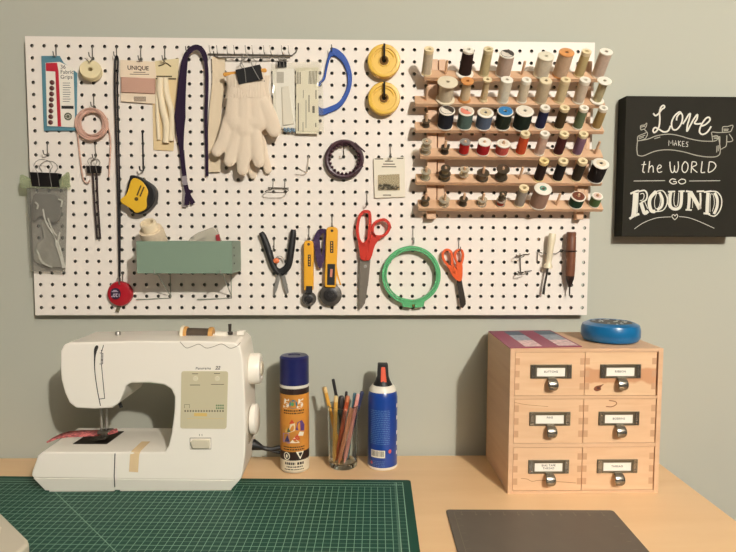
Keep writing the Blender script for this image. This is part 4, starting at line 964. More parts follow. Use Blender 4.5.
out = [(69, 342.5), (63.5, 344.8), (60.4, 351), (60, 366), (61, 380), (64.5, 393), (69, 403), (76, 408.3), (95, 409.2), (112, 408), (119, 403), (123, 394), (125.5, 386), (131, 383.3), (150, 383), (164, 385), (171, 389), (174.5, 397), (174, 412), (171.5, 432), (168, 447), (164.5, 452), (42, 452.2), (37.5, 456), (31.8, 472), (31, 476), (33.6, 478.5), (239, 481), (241.2, 478.5), (242.8, 472), (245, 451), (245.5, 430), (245, 400), (243, 360), (240.5, 347), (235, 342.2), (200, 341), (130, 341)]
part('body', MB().slab(PP(out, MYf), V((0, MYb - MYf, 0))), MX, t, bevel=.22, seg=4, smooth=60)
DK = mat((40, 36, 32), .6, name='dark_seam')
FY = MYf - .006
mb = MB()
mb.strip(spline(PP([(97.5, 345.5), (95.2, 352), (94.6, 368), (97, 388), (100.5, 406)], FY), 5), [.1, .18, .24, .26, .24, .2, .15, .11, .09, .08, .07] + [.06] * 10, .012, OUT)
for pl in ([(103.6, 345), (101.5, 352), (101.2, 362), (104.6, 398)], [(99.5, 399), (105, 398.3)], [(99.8, 353), (102.8, 353), (102.6, 364), (99.6, 364)]): mb.strip(PP(pl, FY), .05, .01, OUT)
for a in ((101, 350.5), (101, 360)): mb.strip(PP([a, (a[0] + 1.5, a[1])], FY), .07, .01, OUT)
part('thread_slot', mb, DK, t)
mb = MB().strip(PP([(115, 453.5), (114.2, 476), (114.8, 487)], MB_y0 - .006), .07, .012, OUT)
part('seam', mb, DK, t)
nz = bed + .02
zN = lambda x, y: D(x, y, nz)
part('needle_plate', MB().slab([zN(73, 444), zN(107, 444), zN(124, 431.5), zN(92, 431.5)], (0, 0, .03)), mat((58, 50, 44), .3, .8, name='dark_steel_plate'), t)
part('feed_slots', MB().slab([zN(88, 441), zN(100, 441), zN(104, 437), zN(93, 437)], (0, 0, .05)), mat((96, 92, 84), .3, .9, name='feed_steel'), t)
NY = -4.4
hz = P(100, 407, NY).z
nb, nb2 = P(101, 405, NY), P(105, 405, NY)
part('needle_bar', MB().cyl(V((nb.x, NY, hz + .6)), V((nb.x, NY, nz + .9)), .1, 12).cyl(V((nb.x, NY, nz + 1.0)), V((nb.x, NY, nz + .05)), .035, 8), STEEL, t)
part('presser_bar', MB().cyl(V((nb2.x, NY + .25, hz + .6)), V((nb2.x, NY + .25, nz + .5)), .12, 12), STEEL, t)
mb = MB().box(nb.x - .25, nb2.x + .2, NY - .3, NY + .45, nz + .5, nz + .72).slab([V((nb.x - .35, NY - .6, nz + .12)), V((nb.x + .45, NY - .6, nz + .12)), V((nb.x + .45, NY + .3, nz + .12)), V((nb.x - .35, NY + .3, nz + .12))], (0, 0, .1)).box(nb.x - .05, nb.x + .35, NY - .1, NY + .2, nz + .2, nz + .55).box(nb2.x + .1, nb2.x + .6, NY, NY + .12, nz + .75, nz + .86)
part('presser_foot', mb, mat((110, 104, 96), .3, .85, name='foot_steel'), t, bevel=.02)
part('thread_cutter', MB().tube(PP([(119.5, 402), (121.5, 407.5)], -4.5), .14, 8), BLACKP, t)
# control panel
pn = mat((206, 196, 164), .4, name='panel_beige')
mb = MB().slab(PP([(181.6, 372.8), (182.2, 371.6), (183.4, 371), (226.4, 371.2), (227.7, 371.9), (228.2, 373.2), (226.7, 426.6), (226, 428), (224.6, 428.7), (182.4, 428.3), (181, 427.6), (180.5, 426.4)], FY + .02), OUT * .05)
part('control_panel', mb, pn, t)
KY = FY - .034
for x in (195.6, 217.3):
    part('dial', MB().lathe([(0, 0), (.19, 0), (.17, .1), (0, .1)], P(x, 378.5, KY), OUT, 18), mat((222, 214, 188), .4, name='dial_plastic'), t)
mb = MB()
for x0, x1, y, w in ((192, 198, 373.8, .05), (214, 220, 373.5, .05), (190, 200, 385, .05), (211, 224, 384.5, .04)): mb.strip(PP([(x0, y), (x1, y)], KY), w, .006, OUT)
for k in range(15): mb.strip(PP([(184.5 + k * 2.7, 411), (185.8 + k * 2.7, 411)], KY), .13, .006, OUT)
mb.strip(PP([(184.5, 408), (184.5, 404.5), (189.5, 404.5), (189.5, 408)], KY), .03, .006, OUT)
part('printed_marks', mb, mat((84, 78, 62), .6, name='panel_print'), t)
mb = MB()
for r in range(2):
    for k in range(4): mb.strip(PP([(216 + k * 2.1, 405.5 + r * 2.7), (217.4 + k * 2.1, 405.5 + r * 2.7)], KY), .13, .006, OUT)
part('green_marks', mb, mat((92, 124, 84), .6, name='green_print'), t)
part('yellow_mark', MB().strip(PP([(194, 414.5), (207, 414.7)], KY), .25, .006, OUT).strip(PP([(187, 418.5), (224, 418.8)], KY), .02, .006, OUT), mat((220, 188, 112), .6, name='yellow_print'), t)
mb = MB().text('Panorama', .26, onplane(P(203, 368.4, FY)), spacing=1.1, bold=.004, shear=.2)
mb.text('22', .36, onplane(P(217.5, 368, FY)), bold=.012, shear=.3)
part('lettering', mb, mat((60, 54, 46), .6, name='grey_print'), t)
part('reverse_button', MB().slab(PP([(190.8, 442), (193, 439), (210.2, 439), (210, 448), (193, 448)], FY), OUT * .22), mat((214, 204, 180), .35, name='button_plastic'), t, bevel=.07, seg=3)
mb = MB()
mb.strip(PP([(190, 438), (211, 438), (211, 449), (190, 449), (190, 438)], FY), .05, .008, OUT).strip(PP([(199.5, 434), (199.5, 436)], FY), .04, .006, OUT).strip(PP([(202, 434), (202, 436)], FY), .04, .006, OUT)
part('button_outline', mb, mat((120, 110, 92), .6, name='soft_line'), t)
mb = MB().strip(spline(PP([(180, 341.8), (186, 347.8), (192, 346.5), (199, 344.2), (206, 348), (213, 346.8), (222, 344), (230, 348.2), (237, 346), (240.5, 342.4)], MYf - .005), 5), .045, .01, OUT)
part('top_seam', mb, mat((150, 138, 118), .6, name='soft_line'), t)
wx = P(243.5, 360, MYf).x - .05
cz = P(250, 368.5, -4.5).z
part('handwheel', MB().lathe([(0, 0), (1.0, 0), (1.22, .1), (1.25, .75), (1.15, .95), (.8, 1.0), (.75, .9), (0, .88)], V((wx, -4.5, cz)), (1, 0, 0), 40), MX, t)
part('handwheel_hub', MB().lathe([(0, .85), (.6, .85), (.55, 1.08), (0, 1.1)], V((wx, -4.5, cz)), (1, 0, 0), 24), mat((214, 202, 178), .4, name='hub_plastic'), t)
cz = P(250, 418, -5.0).z
part('stitch_dial', MB().lathe([(0, 0), (.9, 0), (1.18, .12), (1.2, .5), (1.05, .62), (0, .66)], V((wx + .15, -5.2, cz)), (1, 0, 0), 40), MX, t)
mb = MB()
for k in range(14): mb.box(wx + .14, wx + .2, -6.0, -3.2, bed + .15 + k * .14, bed + .2 + k * .14)
part('vent_slots', mb, mat((170, 158, 136), .6, name='vent_shade'), t)
topz = P(200, 341, MYf).z
part('spool_pin', MB().cyl(P(181, 334, -4.4), P(228, 335, -4.4), .08, 10), WHITEP, t)
part('pin_stop', MB().lathe([(0, 0), (.3, 0), (.3, .9), (.1, 1.0), (0, 1.0)], P(215.5, 335, -4.4), (1, 0, 0), 16), WHITEP, t)
part('pin_bracket', MB().box(P(180.5, 334, -4.4).x - .1, P(180.5, 334, -4.4).x + .12, -4.55, -4.25, topz - .1, P(180, 332, -4.4).z), WHITEP, t)
part('winder_spindle', MB().lathe([(0, 0), (.24, 0), (.24, .2), (.11, .25), (.14, .85), (0, .85)], V((P(230, 340, -4.2).x, -4.2, topz - .02)), (0, 0, 1), 14), mat((52, 46, 40), .4, name='dark_spindle'), t)
part('winder_stop', MB().box(P(237.5, 340, -4.2).x, P(245, 340, -4.2).x, -4.6, -3.8, topz - .05, topz + .32), MX, t, bevel=.08)
mb = MB().lathe([(0, 0), (.22, 0), (.22, .2), (.16, .3), (0, .3)], V((P(118, 338, -4.4).x, -4.4, topz - .02)), (0, 0, 1), 14).tube([P(119, 336, -4.4), P(122, 338.5, -4.5), P(126, 336, -4.5)], .07, 6)
part('thread_guide', mb, STEEL, t)
# spool lying on the pin
sx0, sx1 = P(183.5, 334, -4.4), P(214.5, 334.8, -4.4); d = (sx1 - sx0).normalized(); L = (sx1 - sx0).length
t2 = thing('thread_spool', 'spool of dark brown thread lying on top of the sewing machine', 'thread spool', sx0 - V((0, 0, .7)))
part('thread', MB().lathe([(.13, .3), (.5, .3), (.5, L - .35), (.13, L - .35)], sx0, d, 28, closed=True), thread((84, 72, 60)), t2)
for n, h0, h1 in (('left_flange', .1, .34), ('right_flange', L - .4, L - .08)): part(n, MB().lathe([(.13, h0), (.6, h0), (.62, (h0 + h1) / 2), (.6, h1), (.13, h1)], sx0, d, 28, closed=True), mat((214, 160, 90), .4, name='amber_plastic'), t2, 'amber flange')
part('end_cap', MB().lathe([(.1, -.16), (.68, -.14), (.7, .0), (.66, .09), (.1, .09)], sx0, d, 28, closed=True), CREAM, t2, 'cream end cap')
# tape and fabric
zt = bed + .03
q0, q1 = D(143, 444, zt), D(134.5, 452, zt)
mb = MB(); e1, e2 = D(146, 441.5, zt), D(134.8, 452.2, zt); e2.y = MB_y0 - .01
e3, e4 = P(134.6, 455, MB_y0 - .012), P(133.5, 472, MB_y0 - .012)
mb.strip([e1, e1 * .5 + e2 * .5, V((e2.x, MB_y0 + .18, zt)), V((e2.x - .01, MB_y0 + .02, zt - .08)), e3, e4], .68, .012, lambda i: V((0, 0, 1)) if i < 3 else (V((0, -1, 1)) if i == 3 else OUT))
solo('masking_tape', mb, mat((226, 198, 154), .7, name='masking_paper'), 'strip of tan masking tape folded over the front edge of the sewing machine', 'tape')
mb = MB(); zf = bed + .05
rows_ = []
up = [(46, 442), (52, 438), (60, 434), (70, 431), (82, 430), (95, 430), (106, 429.5), (117, 428.5)]; lo = [(47, 442.8), (58, 438.5), (68, 437), (80, 436.5), (90, 436), (100, 436), (110, 434.5), (118, 432)]
for i in range(8):
    for_u, for_l = up[i], lo[i]; a = D(for_u[0], for_u[1], zf + .04 * math.sin(i * 2)); b = D(for_l[0], for_l[1], zf + .03 * math.cos(i * 1.7) + .02)
    rows_.append([mb.v(a), mb.v((a + b) / 2 + V((0, 0, .06))), mb.v(b)])
for A, B in zip(rows_, rows_[1:]):
    for k in range(2): mb.f([A[k], B[k], B[k + 1], A[k + 1]])
o = solo('fabric_strip', mb, mat((184, 100, 98), .9, name='red_print_cotton', vary=.7, vscale=200), 'crumpled red and pink fabric strip under the presser foot of the sewing machine', 'fabric')
so = o.modifiers.new('thick', 'SOLIDIFY'); so.thickness = .03 * S; so.offset = 1
# power cord
pa = P(251.5, 446, -3.0)
t = thing('power_cord', 'black power cord from the sewing machine running behind the spray can', 'power cord', P(262, 455, -2))
part('plug', MB().tube([pa + V((-.3, 0, .15)), pa + V((.2, 0, .1)), pa + V((.9, .1, -.2))], [.52, .46, .2], 12), BLACKP, t)
part('cable', MB().tube(spline([pa + V((.8, .1, -.18)), pa + V((1.6, .2, -.35)), pa + V((2.4, .4, -.3)), pa + V((3.4, .9, -.9))], 5), .19, 10).tube(spline([pa + V((1.5, .3, -.45)), pa + V((2.2, .5, -.75)), pa + V((3.2, 1.1, -1.0))], 5), .14, 8), BLACKP, t)

# ------------------------------------------------------------------ cutting mats
def mat_green():
    m = bpy.data.materials.new('green_cutting_mat'); m.use_nodes = True; nt = m.node_tree; b = nt.nodes['Principled BSDF']; N = nt.nodes.new; Lk = nt.links.new
    tc = N('ShaderNodeTexCoord'); sp = N('ShaderNodeSeparateXYZ'); Lk(tc.outputs['Object'], sp.inputs[0])
    def mth(op, a, b_=None, c=None):
        n = N('ShaderNodeMath'); n.operation = op
        for i, q in enumerate((a, b_, c)):
            if q is None: continue
            if isinstance(q, (int, float)): n.inputs[i].default_value = q
            else: Lk(q, n.inputs[i])
        return n.outputs[0]
    X, Y = mth('DIVIDE', sp.outputs['X'], S), mth('DIVIDE', sp.outputs['Y'], S)      # inches from the far right corner, x<0, y<0
    def line(v, period, w, off=0): return mth('LESS_THAN', mth('ABSOLUTE', mth('SUBTRACT', mth('PINGPONG', mth('ADD', v, off), period / 2), 0)), w / 2)
    inside = mth('MULTIPLY', mth('MULTIPLY', mth('LESS_THAN', X, -1.62), mth('GREATER_THAN', X, -34.4)), mth('MULTIPLY', mth('LESS_THAN', Y, -1.35), mth('GREATER_THAN', Y, -22.4)))
    inb = mth('MULTIPLY', mth('MULTIPLY', mth('LESS_THAN', X, -.62), mth('GREATER_THAN', X, -35.4)), mth('MULTIPLY', mth('LESS_THAN', Y, -.5), mth('GREATER_THAN', Y, -23.4)))
    one = mth('MAXIMUM', mth('MULTIPLY', line(X, .5, .042, .15), .85), mth('MULTIPLY', line(Y, 1, .06, .4), .8)); half = line(Y, .5, .05, .4)
    dg = mth('LESS_THAN', mth('ABSOLUTE', mth('ADD', mth('ADD', X, Y), 30.1)), .04)
    g = mth('MULTIPLY', mth('MAXIMUM', mth('MAXIMUM', one, mth('MULTIPLY', half, .42)), mth('MULTIPLY', dg, .7)), inside)
    def at(v, c, w): return mth('LESS_THAN', mth('ABSOLUTE', mth('SUBTRACT', v, c)), w / 2)
    border = mth('MAXIMUM', mth('MAXIMUM', at(X, -.66, .06), at(X, -1.16, .05)), mth('MAXIMUM', at(Y, -.56, .06), at(Y, -.95, .05)))
    ticks = mth('MAXIMUM', mth('MULTIPLY', line(Y, .125, .05), mth('MULTIPLY', mth('LESS_THAN', X, -1.16), mth('GREATER_THAN', X, -1.34))), mth('MULTIPLY', line(X, .125, .05), mth('MULTIPLY', mth('LESS_THAN', Y, -.95), mth('GREATER_THAN', Y, -1.12))))
    half2 = mth('MULTIPLY', mth('MULTIPLY', line(Y, .5, .04, .4), mth('GREATER_THAN', X, -1.7)), .45)
    tot = mth('MAXIMUM', g, mth('MULTIPLY', mth('MAXIMUM', border, mth('MAXIMUM', mth('MULTIPLY', ticks, .6), half2)), inb))
    mx = N('ShaderNodeMix'); mx.data_type = 'RGBA'; mx.inputs['A'].default_value = lin((12, 66, 52)); mx.inputs['B'].default_value = lin((140, 176, 154))
    Lk(tot, mx.inputs['Factor']); Lk(mx.outputs['Result'], b.inputs['Base Color']); b.inputs['Roughness'].default_value = .55; b.inputs['Specular IOR Level'].default_value = .3
    return m
def flatmat(name, w, h, corner, ang, m, label, cat, th=.1, r=.25):
    mb = MB(); pts = []
    for cx, cy, a0 in ((-r, -r, 0), (-w + r, -r, 90), (-w + r, -h + r, 180), (-r, -h + r, 270)):
        for k in range(6): a = math.radians(a0 + k * 18); pts.append((cx + r * math.cos(a), cy + r * math.sin(a), 0))
    mb.slab(pts, (0, 0, th))
    o = _link(name, mb, m, V((0, 0, 0)), bevel=.02)
    o.location = W(V((corner.x, corner.y, DESK + .004))); o.rotation_euler.z = math.radians(ang)
    return tag(o, label, cat)
flatmat('cutting_mat', 36, 24, D(410.5, 481.2), -2.3, mat_green(), 'large green gridded cutting mat covering the left of the desk', 'cutting mat')
gm = flatmat('cutting_mat', 12, 9, D(613, 511.5), -1.6, mat((90, 82, 72), .5, name='grey_mat', vary=.06, vscale=20), 'small dark grey cutting mat at the front edge right of the green mat', 'cutting mat')
RP = mat((116, 107, 93), .6, name='grey_ruler_print'); ms = [MB() for _ in range(4)]
for k in range(11): ms[0].box(-11 + k, -10.95 + k, -.62, -.35, .1, .106).box(-11.03 + k, -10.9 + k, -.85, -.7, .1, .106)
for k in range(8): ms[1].box(-11.4, -11.1, -1.4 - k, -1.36 - k, .1, .106); ms[2].box(-.9, -.6, -1.4 - k, -1.36 - k, .1, .106)
ms[3].box(-11.5, -.5, -.35, -.32, .1, .104).box(-11.5, -11.46, -8.6, -.32, .1, .104)
for mb, nm in zip(ms, ('far_ticks', 'left_ticks', 'right_ticks', 'border_line')): o = _link(nm, mb, RP, V((0, 0, 0)), gm)

# ------------------------------------------------------------------ spray cans
def wrap(c, r, a0=0.0):          # maps flat (x right, y up) onto a can facing the room
    return lambda x, y: V((c.x + r * math.sin(a0 + x / r), c.y - r * math.cos(a0 + x / r), c.z + y))
def wpatch(mb, c, r, pts, a0=0.0, n=6):
    fn = wrap(c, r, a0); q = []
    for i, p in enumerate(pts):
        e = pts[(i + 1) % len(pts)]
        for k in range(n): q.append(mb.v(fn(p[0] + (e[0] - p[0]) * k / n, p[1] + (e[1] - p[1]) * k / n)))
    mb.f(q)
def wband(mb, c, r, z0, z1, a0=-math.pi, a1=math.pi, n=48):
    g = [[mb.v((c.x + r * math.sin(a0 + (a1 - a0) * k / n), c.y - r * math.cos(a0 + (a1 - a0) * k / n), c.z + z)) for k in range(n + 1)] for z in (z0, z1)]
    for k in range(n): mb.f([g[0][k], g[0][k + 1], g[1][k + 1], g[1][k]])
def wrect(mb, c, r, x0, x1, y0, y1, a0=0.0):
    n = max(1, int((x1 - x0) / .12)); fn = wrap(c, r, a0)
    g = [[mb.v(fn(x0 + (x1 - x0) * k / n, y)) for k in range(n + 1)] for y in (y0, y1)]
    for k in range(n): mb.f([g[0][k], g[0][k + 1], g[1][k + 1], g[1][k]])
c = D(294.3, 470.5) + V((0, .5, 0)); c.z = DESK + .002; R = 1.22
t = thing('spray_can', 'orange and navy adhesive spray can right of the sewing machine', 'spray can', c); t.scale.z = 1.045
part('can', MB().lathe([(0, 0), (R - .1, 0), (R, .08), (R - .02, .16), (R - .02, 6.75), (R - .12, 7.0), (0, 7.0)], c, (0, 0, 1), 48), mat((206, 196, 176), .35, .6, name='tin_plate'), t)
part('cap', MB().lathe([(R - .12, 7.02), (R - .0, 7.05), (R - .0, 9.15), (R - .14, 9.3), (.55, 9.3), (.5, 9.24), (0, 9.24)], c, (0, 0, 1), 48), mat((22, 28, 84), .3, name='navy_plastic', coat=.2), t)
part('collar', MB().lathe([(R - .05, 6.82), (R + .01, 6.84), (R + .01, 7.03), (R - .05, 7.05)], c, (0, 0, 1), 48, closed=True), WHITEP, t)
r = R + .004; o_ = dict(recalc=False, smooth=60)
mb = MB(); wband(mb, c, r, 1.75, 6.35); part('label_field', mb, mat((208, 138, 54), .4, name='orange_label', vary=.25, vscale=18), t, **o_)
for za, zb in ((6.35, 6.8), (1.05, 1.78)):
    mb = MB(); wband(mb, c, r, za, zb); part('label_band', mb, mat((46, 28, 24), .4, name='brown_label'), t, **o_)
mb = MB(); wband(mb, c, r, .18, 1.08); part('label_foot', mb, mat((224, 214, 188), .45, name='cream_label'), t, **o_)
r2 = R + .01
mb = MB(); f_ = wrap(c, r2)
mb.text('5', 1.05, lambda x, y: f_(x * 1.15 - .6 + y * .12, y + 5.6), bold=.03); mb.text('5', 1.05, lambda x, y: f_(x * 1.15 + .62 + y * .12, y + 5.6), bold=.03)
part('lettering', mb, WHITEP, t, **o_)
mb = MB(); wpatch(mb, c, r2, [(.02 + .34 * math.cos(k * .5236), 5.6 + .36 * math.sin(k * .5236)) for k in range(12)], n=1); part('zero_disc', mb, mat((40, 110, 140), .4, name='teal_print'), t, **o_)
mb = MB(); wpatch(mb, c, r2 + .006, [(-.05 + .14 * math.cos(k * .7854), 5.62 + .17 * math.sin(k * .7854)) for k in range(8)], n=1); part('zero_land', mb, mat((90, 150, 90), .4, name='green_print'), t, **o_)
mb = MB()
def dashes(mb, c, r, x0, x1, y, h, a0=0.0, lo=.06, hi=.2):
    x = x0
    while x < x1:
        w = random.uniform(lo, hi); wrect(mb, c, r, x, min(x + w, x1), y, y + h, a0); x += w + .05
dashes(mb, c, r2, -.85, .95, 5.02, .12); dashes(mb, c, r2, -.85, .95, 4.82, .1); dashes(mb, c, r2, -.9, 1.0, 2.1, .1); dashes(mb, c, r2, -.9, 1.0, 1.9, .1)
dashes(mb, c, r2, -.75, .15, .72, .2, 0, .1, .2); dashes(mb, c, r2, .32, .9, .72, .2, 0, .1, .2); dashes(mb, c, r2, -.6, .8, .5, .1); dashes(mb, c, r2, -.8, .9, .3, .08)
part('small_print', mb, mat((40, 26, 22), .6, name='dark_print'), t, **o_)
tris = [((150, 126, 176), [(-.95, 2.5), (-.95, 3.2), (-.35, 3.3), (-.3, 2.45)]), ((54, 50, 96), [(-.8, 2.55), (-.5, 3.15), (-.3, 2.6)]), ((88, 56, 118), [(.2, 3.55), (.35, 4.15), (.75, 4.3), (1.0, 3.9), (.95, 3.4)]), ((226, 210, 176), [(-.4, 3.3), (.15, 3.5), (.15, 4.1), (-.25, 4.0)]),
        ((196, 70, 44), [(-.1, 2.75), (.35, 3.2), (.6, 2.75)]), ((232, 222, 200), [(-.3, 2.5), (.1, 2.95), (.55, 2.5)]), ((196, 70, 44), [(-.35, 4.05), (-.1, 4.4), (.12, 4.1)]), ((70, 96, 70), [(-.55, 3.35), (-.4, 3.75), (-.2, 3.4)]), ((232, 222, 200), [(.4, 3.1), (.55, 3.4), (.95, 3.3), (.85, 3.0)]), ((214, 180, 90), [(-.75, 3.3), (-.6, 3.75), (-.5, 3.35)])]
for i, (cl, pts) in enumerate(tris):
    mb = MB(); wpatch(mb, c, r2 + .002 * i, pts); part('quilt_patch', mb, mat(cl, .5, name='quilt_print'), t, **o_)
mb = MB(); wpatch(mb, c, r2 + .004, [(-.58 + .3 * math.cos(k * .3927), 1.42 + .32 * math.sin(k * .3927)) for k in range(16)], n=1); wpatch(mb, c, r2 + .004, [(.22, 1.78), (.92, 1.78), (.58, 1.14)]); part('warning_mark', mb, PAPER, t, **o_)
mb = MB(); wpatch(mb, c, r2 + .01, [(-.58 + .2 * math.cos(k * .3927), 1.42 + .22 * math.sin(k * .3927)) for k in range(16)], n=1); wpatch(mb, c, r2 + .01, [(.42, 1.7), (.74, 1.7), (.58, 1.32)]); part('warning_symbol', mb, INK, t, **o_)
mb = MB(); wpatch(mb, c, r2 + .014, [(-.66, 1.3), (-.5, 1.3), (-.5, 1.5), (-.58, 1.58), (-.66, 1.5)], n=1); part('warning_glyph', mb, PAPER, t, **o_)

c = D(382.6, 467.5) + V((0, .5, 0)); c.z = DESK + .002; R = 1.27
t = thing('spray_can', 'blue air duster can with a black and orange nozzle', 'spray can', c); t.scale.z = 1.16
BLU = mat((14, 60, 142), .3, name='blue_paint', coat=.4)
part('can', MB().lathe([(0, .12), (R - .02, .12), (R, .2), (R, 5.2), (R - .06, 5.5), (R - .2, 5.75), (0, 5.8)], c, (0, 0, 1), 48), BLU, t)
part('base_rim', MB().lathe([(0, 0), (R - .06, 0), (R + .015, .06), (R + .015, .2), (R - .05, .24), (0, .2)], c, (0, 0, 1), 48), WHITEP, t)
part('shoulder_ring', MB().lathe([(R - .24, 5.72), (R - .12, 5.66), (R - .14, 5.82), (R - .36, 6.08), (.3, 6.12), (.3, 5.8)], c, (0, 0, 1), 48, closed=True), WHITEP, t)
part('nozzle', MB().lathe([(.82, 6.05), (.8, 6.12), (.62, 6.4), (.52, 6.7), (0, 6.7)], c, (0, 0, 1), 24).slab([c + V((-.5, -.45, 6.5)), c + V((.5, -.45, 6.5)), c + V((.42, -.38, 7.65)), c + V((-.42, -.38, 7.65))], (0, .8, 0)), BLACKP, t, bevel=.06)
part('trigger', MB().slab([c + V((-.22, -.62, 6.35)), c + V((.3, -.62, 6.35)), c + V((.18, -.42, 7.45)), c + V((-.16, -.42, 7.45))], (0, .3, 0)), mat((226, 92, 62), .4, name='orange_trigger'), t, 'orange trigger', bevel=.05)
r2 = R + .006; a0 = -.28
mb = MB()
for k in range(19): dashes(mb, c, r2, -.85, .95, 1.95 + k * .135, .05, a0, .08, .3)
part('small_print', mb, mat((84, 122, 176), .6, name='pale_blue_print'), t, **o_); mb = MB()
for k in range(4): dashes(mb, c, r2, -.9, .5, .3 + k * .12, .04, a0, .06, .2)
part('small_print', mb, mat((84, 122, 176), .6, name='pale_blue_print'), t, **o_)
mb = MB(); wrect(mb, c, r2, -.78, .52, .95, 1.5, a0); part('barcode_field', mb, PAPER, t, **o_)
mb = MB(); x = -.7
while x < .44: w = random.uniform(.02, .06); wrect(mb, c, r2 + .004, x, x + w, 1.05, 1.45, a0); x += w + random.uniform(.03, .06)
part('barcode', mb, INK, t, **o_)
mb = MB(); wpatch(mb, c, r2, [(.95 + .14 * math.cos(k * .7854), 1.4 + .16 * math.sin(k * .7854)) for k in range(8)], a0, 1); wpatch(mb, c, r2, [(-.72 + .12 * math.cos(k * .7854), .52 + .13 * math.sin(k * .7854)) for k in range(8)], a0, 1); part('red_mark', mb, mat((206, 90, 80), .5, name='red_print'), t, **o_)
for y in (1.0, 1.7, 2.5, 3.6, 4.5):
    mb = MB(); wrect(mb, c, r2, 1.75, 1.98, y, y + .28, a0); part('side_print', mb, WHITEP, t, **o_)

# ------------------------------------------------------------------ glass of pencils
c = D(343, 467.5) + V((0, .45, 0)); c.z = DESK + .002
gl = bpy.data.materials.new('glass'); gl.use_nodes = True; nt = gl.node_tree; b = nt.nodes['Principled BSDF']
b.inputs['Base Color'].default_value = (.93, .96, .94, 1); b.inputs['Roughness'].default_value = .02; b.inputs['Transmission Weight'].default_value = 1; b.inputs['IOR'].default_value = 1.45
t = thing('drinking_glass', 'clear drinking glass holding pencils between the two spray cans', 'glass', c)
GH = 5.3
part('tumbler', MB().lathe([(0, 0), (1.1, 0), (1.2, .1), (1.24, .5), (1.33, GH), (1.29, GH + .03), (1.25, GH), (1.14, .55), (1.0, .42), (0, .4)], c, (0, 0, 1), 40), gl, t)
def pencil(label, rgb, bx, by, px, py, ty, r=.15, tip=None, name='pencil', end=None):
    a = c + V((bx, by, .46)); b = P(px, py, c.y + ty); d = (b - a).normalized(); L = (b - a).length
    for _ in range(8):                       # keep the shaft inside the rim
        q = a + d * ((c.z + GH - a.z) / d.z); off = V((q.x - c.x, q.y - c.y)); lim = 1.2 - r
        if off.length <= lim: break
        ty *= .7; b = P(px, py, c.y + ty); d = (b - a).normalized(); L = (b - a).length
    t = thing(name, label, name.replace('_', ' '), a, 'pencils and pens in the glass')
    n = 6 if name == 'pencil' else 14
    part('barrel', MB().lathe([(0, .3), (.05, .0), (r, .55), (r, L - .45), (0, L - .45)] if name == 'pencil' else [(0, 0), (r, .0), (r, L - .45), (0, L - .45)], a, d, n), mat(rgb, .4, name='lacquer', coat=.2), t)
    part('end_cap', MB().lathe([(0, L - .5), (r * .98, L - .5), (r * 1.02, L - .42), (r * .98, L - .08), (r * .75, L), (0, L)], a, d, 14), mat(end or rgb, .5, name='pencil_end'), t)
pencil('yellow pencil leaning furthest left in the glass', (220, 164, 70), -.1, .1, 324.5, 387, -.3, .17, end=(226, 190, 130))
pencil('yellow pencil second from the left in the glass', (224, 172, 82), -.75, -.35, 336, 396, -.55, .18, end=(230, 200, 140))
pencil('thin black pen leaning left and tallest in the glass', (26, 24, 26), .45, .3, 333, 379, .5, .14, name='pen')
pencil('thick dark marker upright in the middle of the glass', (58, 52, 50), -.1, .55, 341.5, 396, .45, .24, name='marker')
pencil('rust red pencil near the middle of the glass', (186, 84, 48), -.6, -.1, 348, 396, -.15, .19, end=(200, 120, 80))
pencil('black pen with a slim dark tip behind the rust red pencil', (40, 36, 40), -.2, .75, 346.5, 391.5, .7, .12, name='pen')
pencil('pale orange pencil leaning right in the glass', (216, 140, 98), -.35, -.6, 351.5, 408, -.5, .18, end=(220, 150, 110))
pencil('pink pencil leaning furthest right in front in the glass', (226, 152, 138), .1, -.5, 358.2, 394, -.2, .17, end=(226, 170, 160))
pencil('teal pencil behind the pink pencil in the glass', (74, 112, 124), .35, .2, 355, 393, .3, .16)
pencil('dark blue pen leaning right at the back of the glass', (44, 50, 84), .1, .45, 362.3, 391.5, .1, .17, name='pen')

# ------------------------------------------------------------------ drawer cabinet
CY = -7.62
cx0, cx1 = P(507.6, 493, CY).x, P(658, 493, CY).x
cz0 = DESK + .002; cz1 = P(585, 348.6, CY).z
CW = wood('maple_ply', (226, 190, 154), (210, 168, 130), scale=(3, 3, 60), rough=.5, contrast=.6)
DWo = wood('maple_front', (232, 196, 158), (218, 176, 136), scale=(8, 30, 60), rough=.45, contrast=.6)
DWk = wood('maple_heart', (234, 200, 160), (220, 180, 140), scale=(8, 30, 60), rough=.45, contrast=.6, band=((P(620, 376, CY).z - cz0) * S + .015, .017, (204, 152, 112)))
t = thing('drawer_cabinet', 'small maple cabinet of six drawers on the desk', 'cabinet', ((cx0 + cx1) / 2, CY / 2, cz0))
th = .36; yb = -.1
rz = [(P(585, a, CY).z, P(585, b_, CY).z) for a, b_ in ((352.3, 395.5), (399.3, 443), (447.6, 490.2))]
part('side_panel', MB().box(cx0, cx0 + th, CY, yb, cz0, cz1), CW, t, bevel=.02)
part('side_panel', MB().box(cx1 - th, cx1, CY, yb, cz0, cz1), CW, t, bevel=.02)
part('top_panel', MB().box(cx0 + th, cx1 - th, CY, yb, rz[0][0] + .03, cz1), CW, t, bevel=.015)
part('bottom_panel', MB().box(cx0 + th, cx1 - th, CY, yb, cz0, rz[2][1] - .03), CW, t)
for k in (0, 1): part('shelf', MB().box(cx0 + th, cx1 - th, CY + .02, yb, rz[k + 1][0] + .03, rz[k][1] - .03), CW, t, bevel=.01)
part('back_panel', MB().box(cx0 + th, cx1 - th, yb - .1, yb, rz[2][1], rz[0][0]), CW, t)
xm = P(583.5, 420, CY).x
ENDG = mat((200, 156, 120), .6, name='end_grain'); PEW = mat((118, 110, 92), .38, .75, name='antique_pewter'); PULL = mat((150, 144, 132), .25, .9, name='pewter_pull')
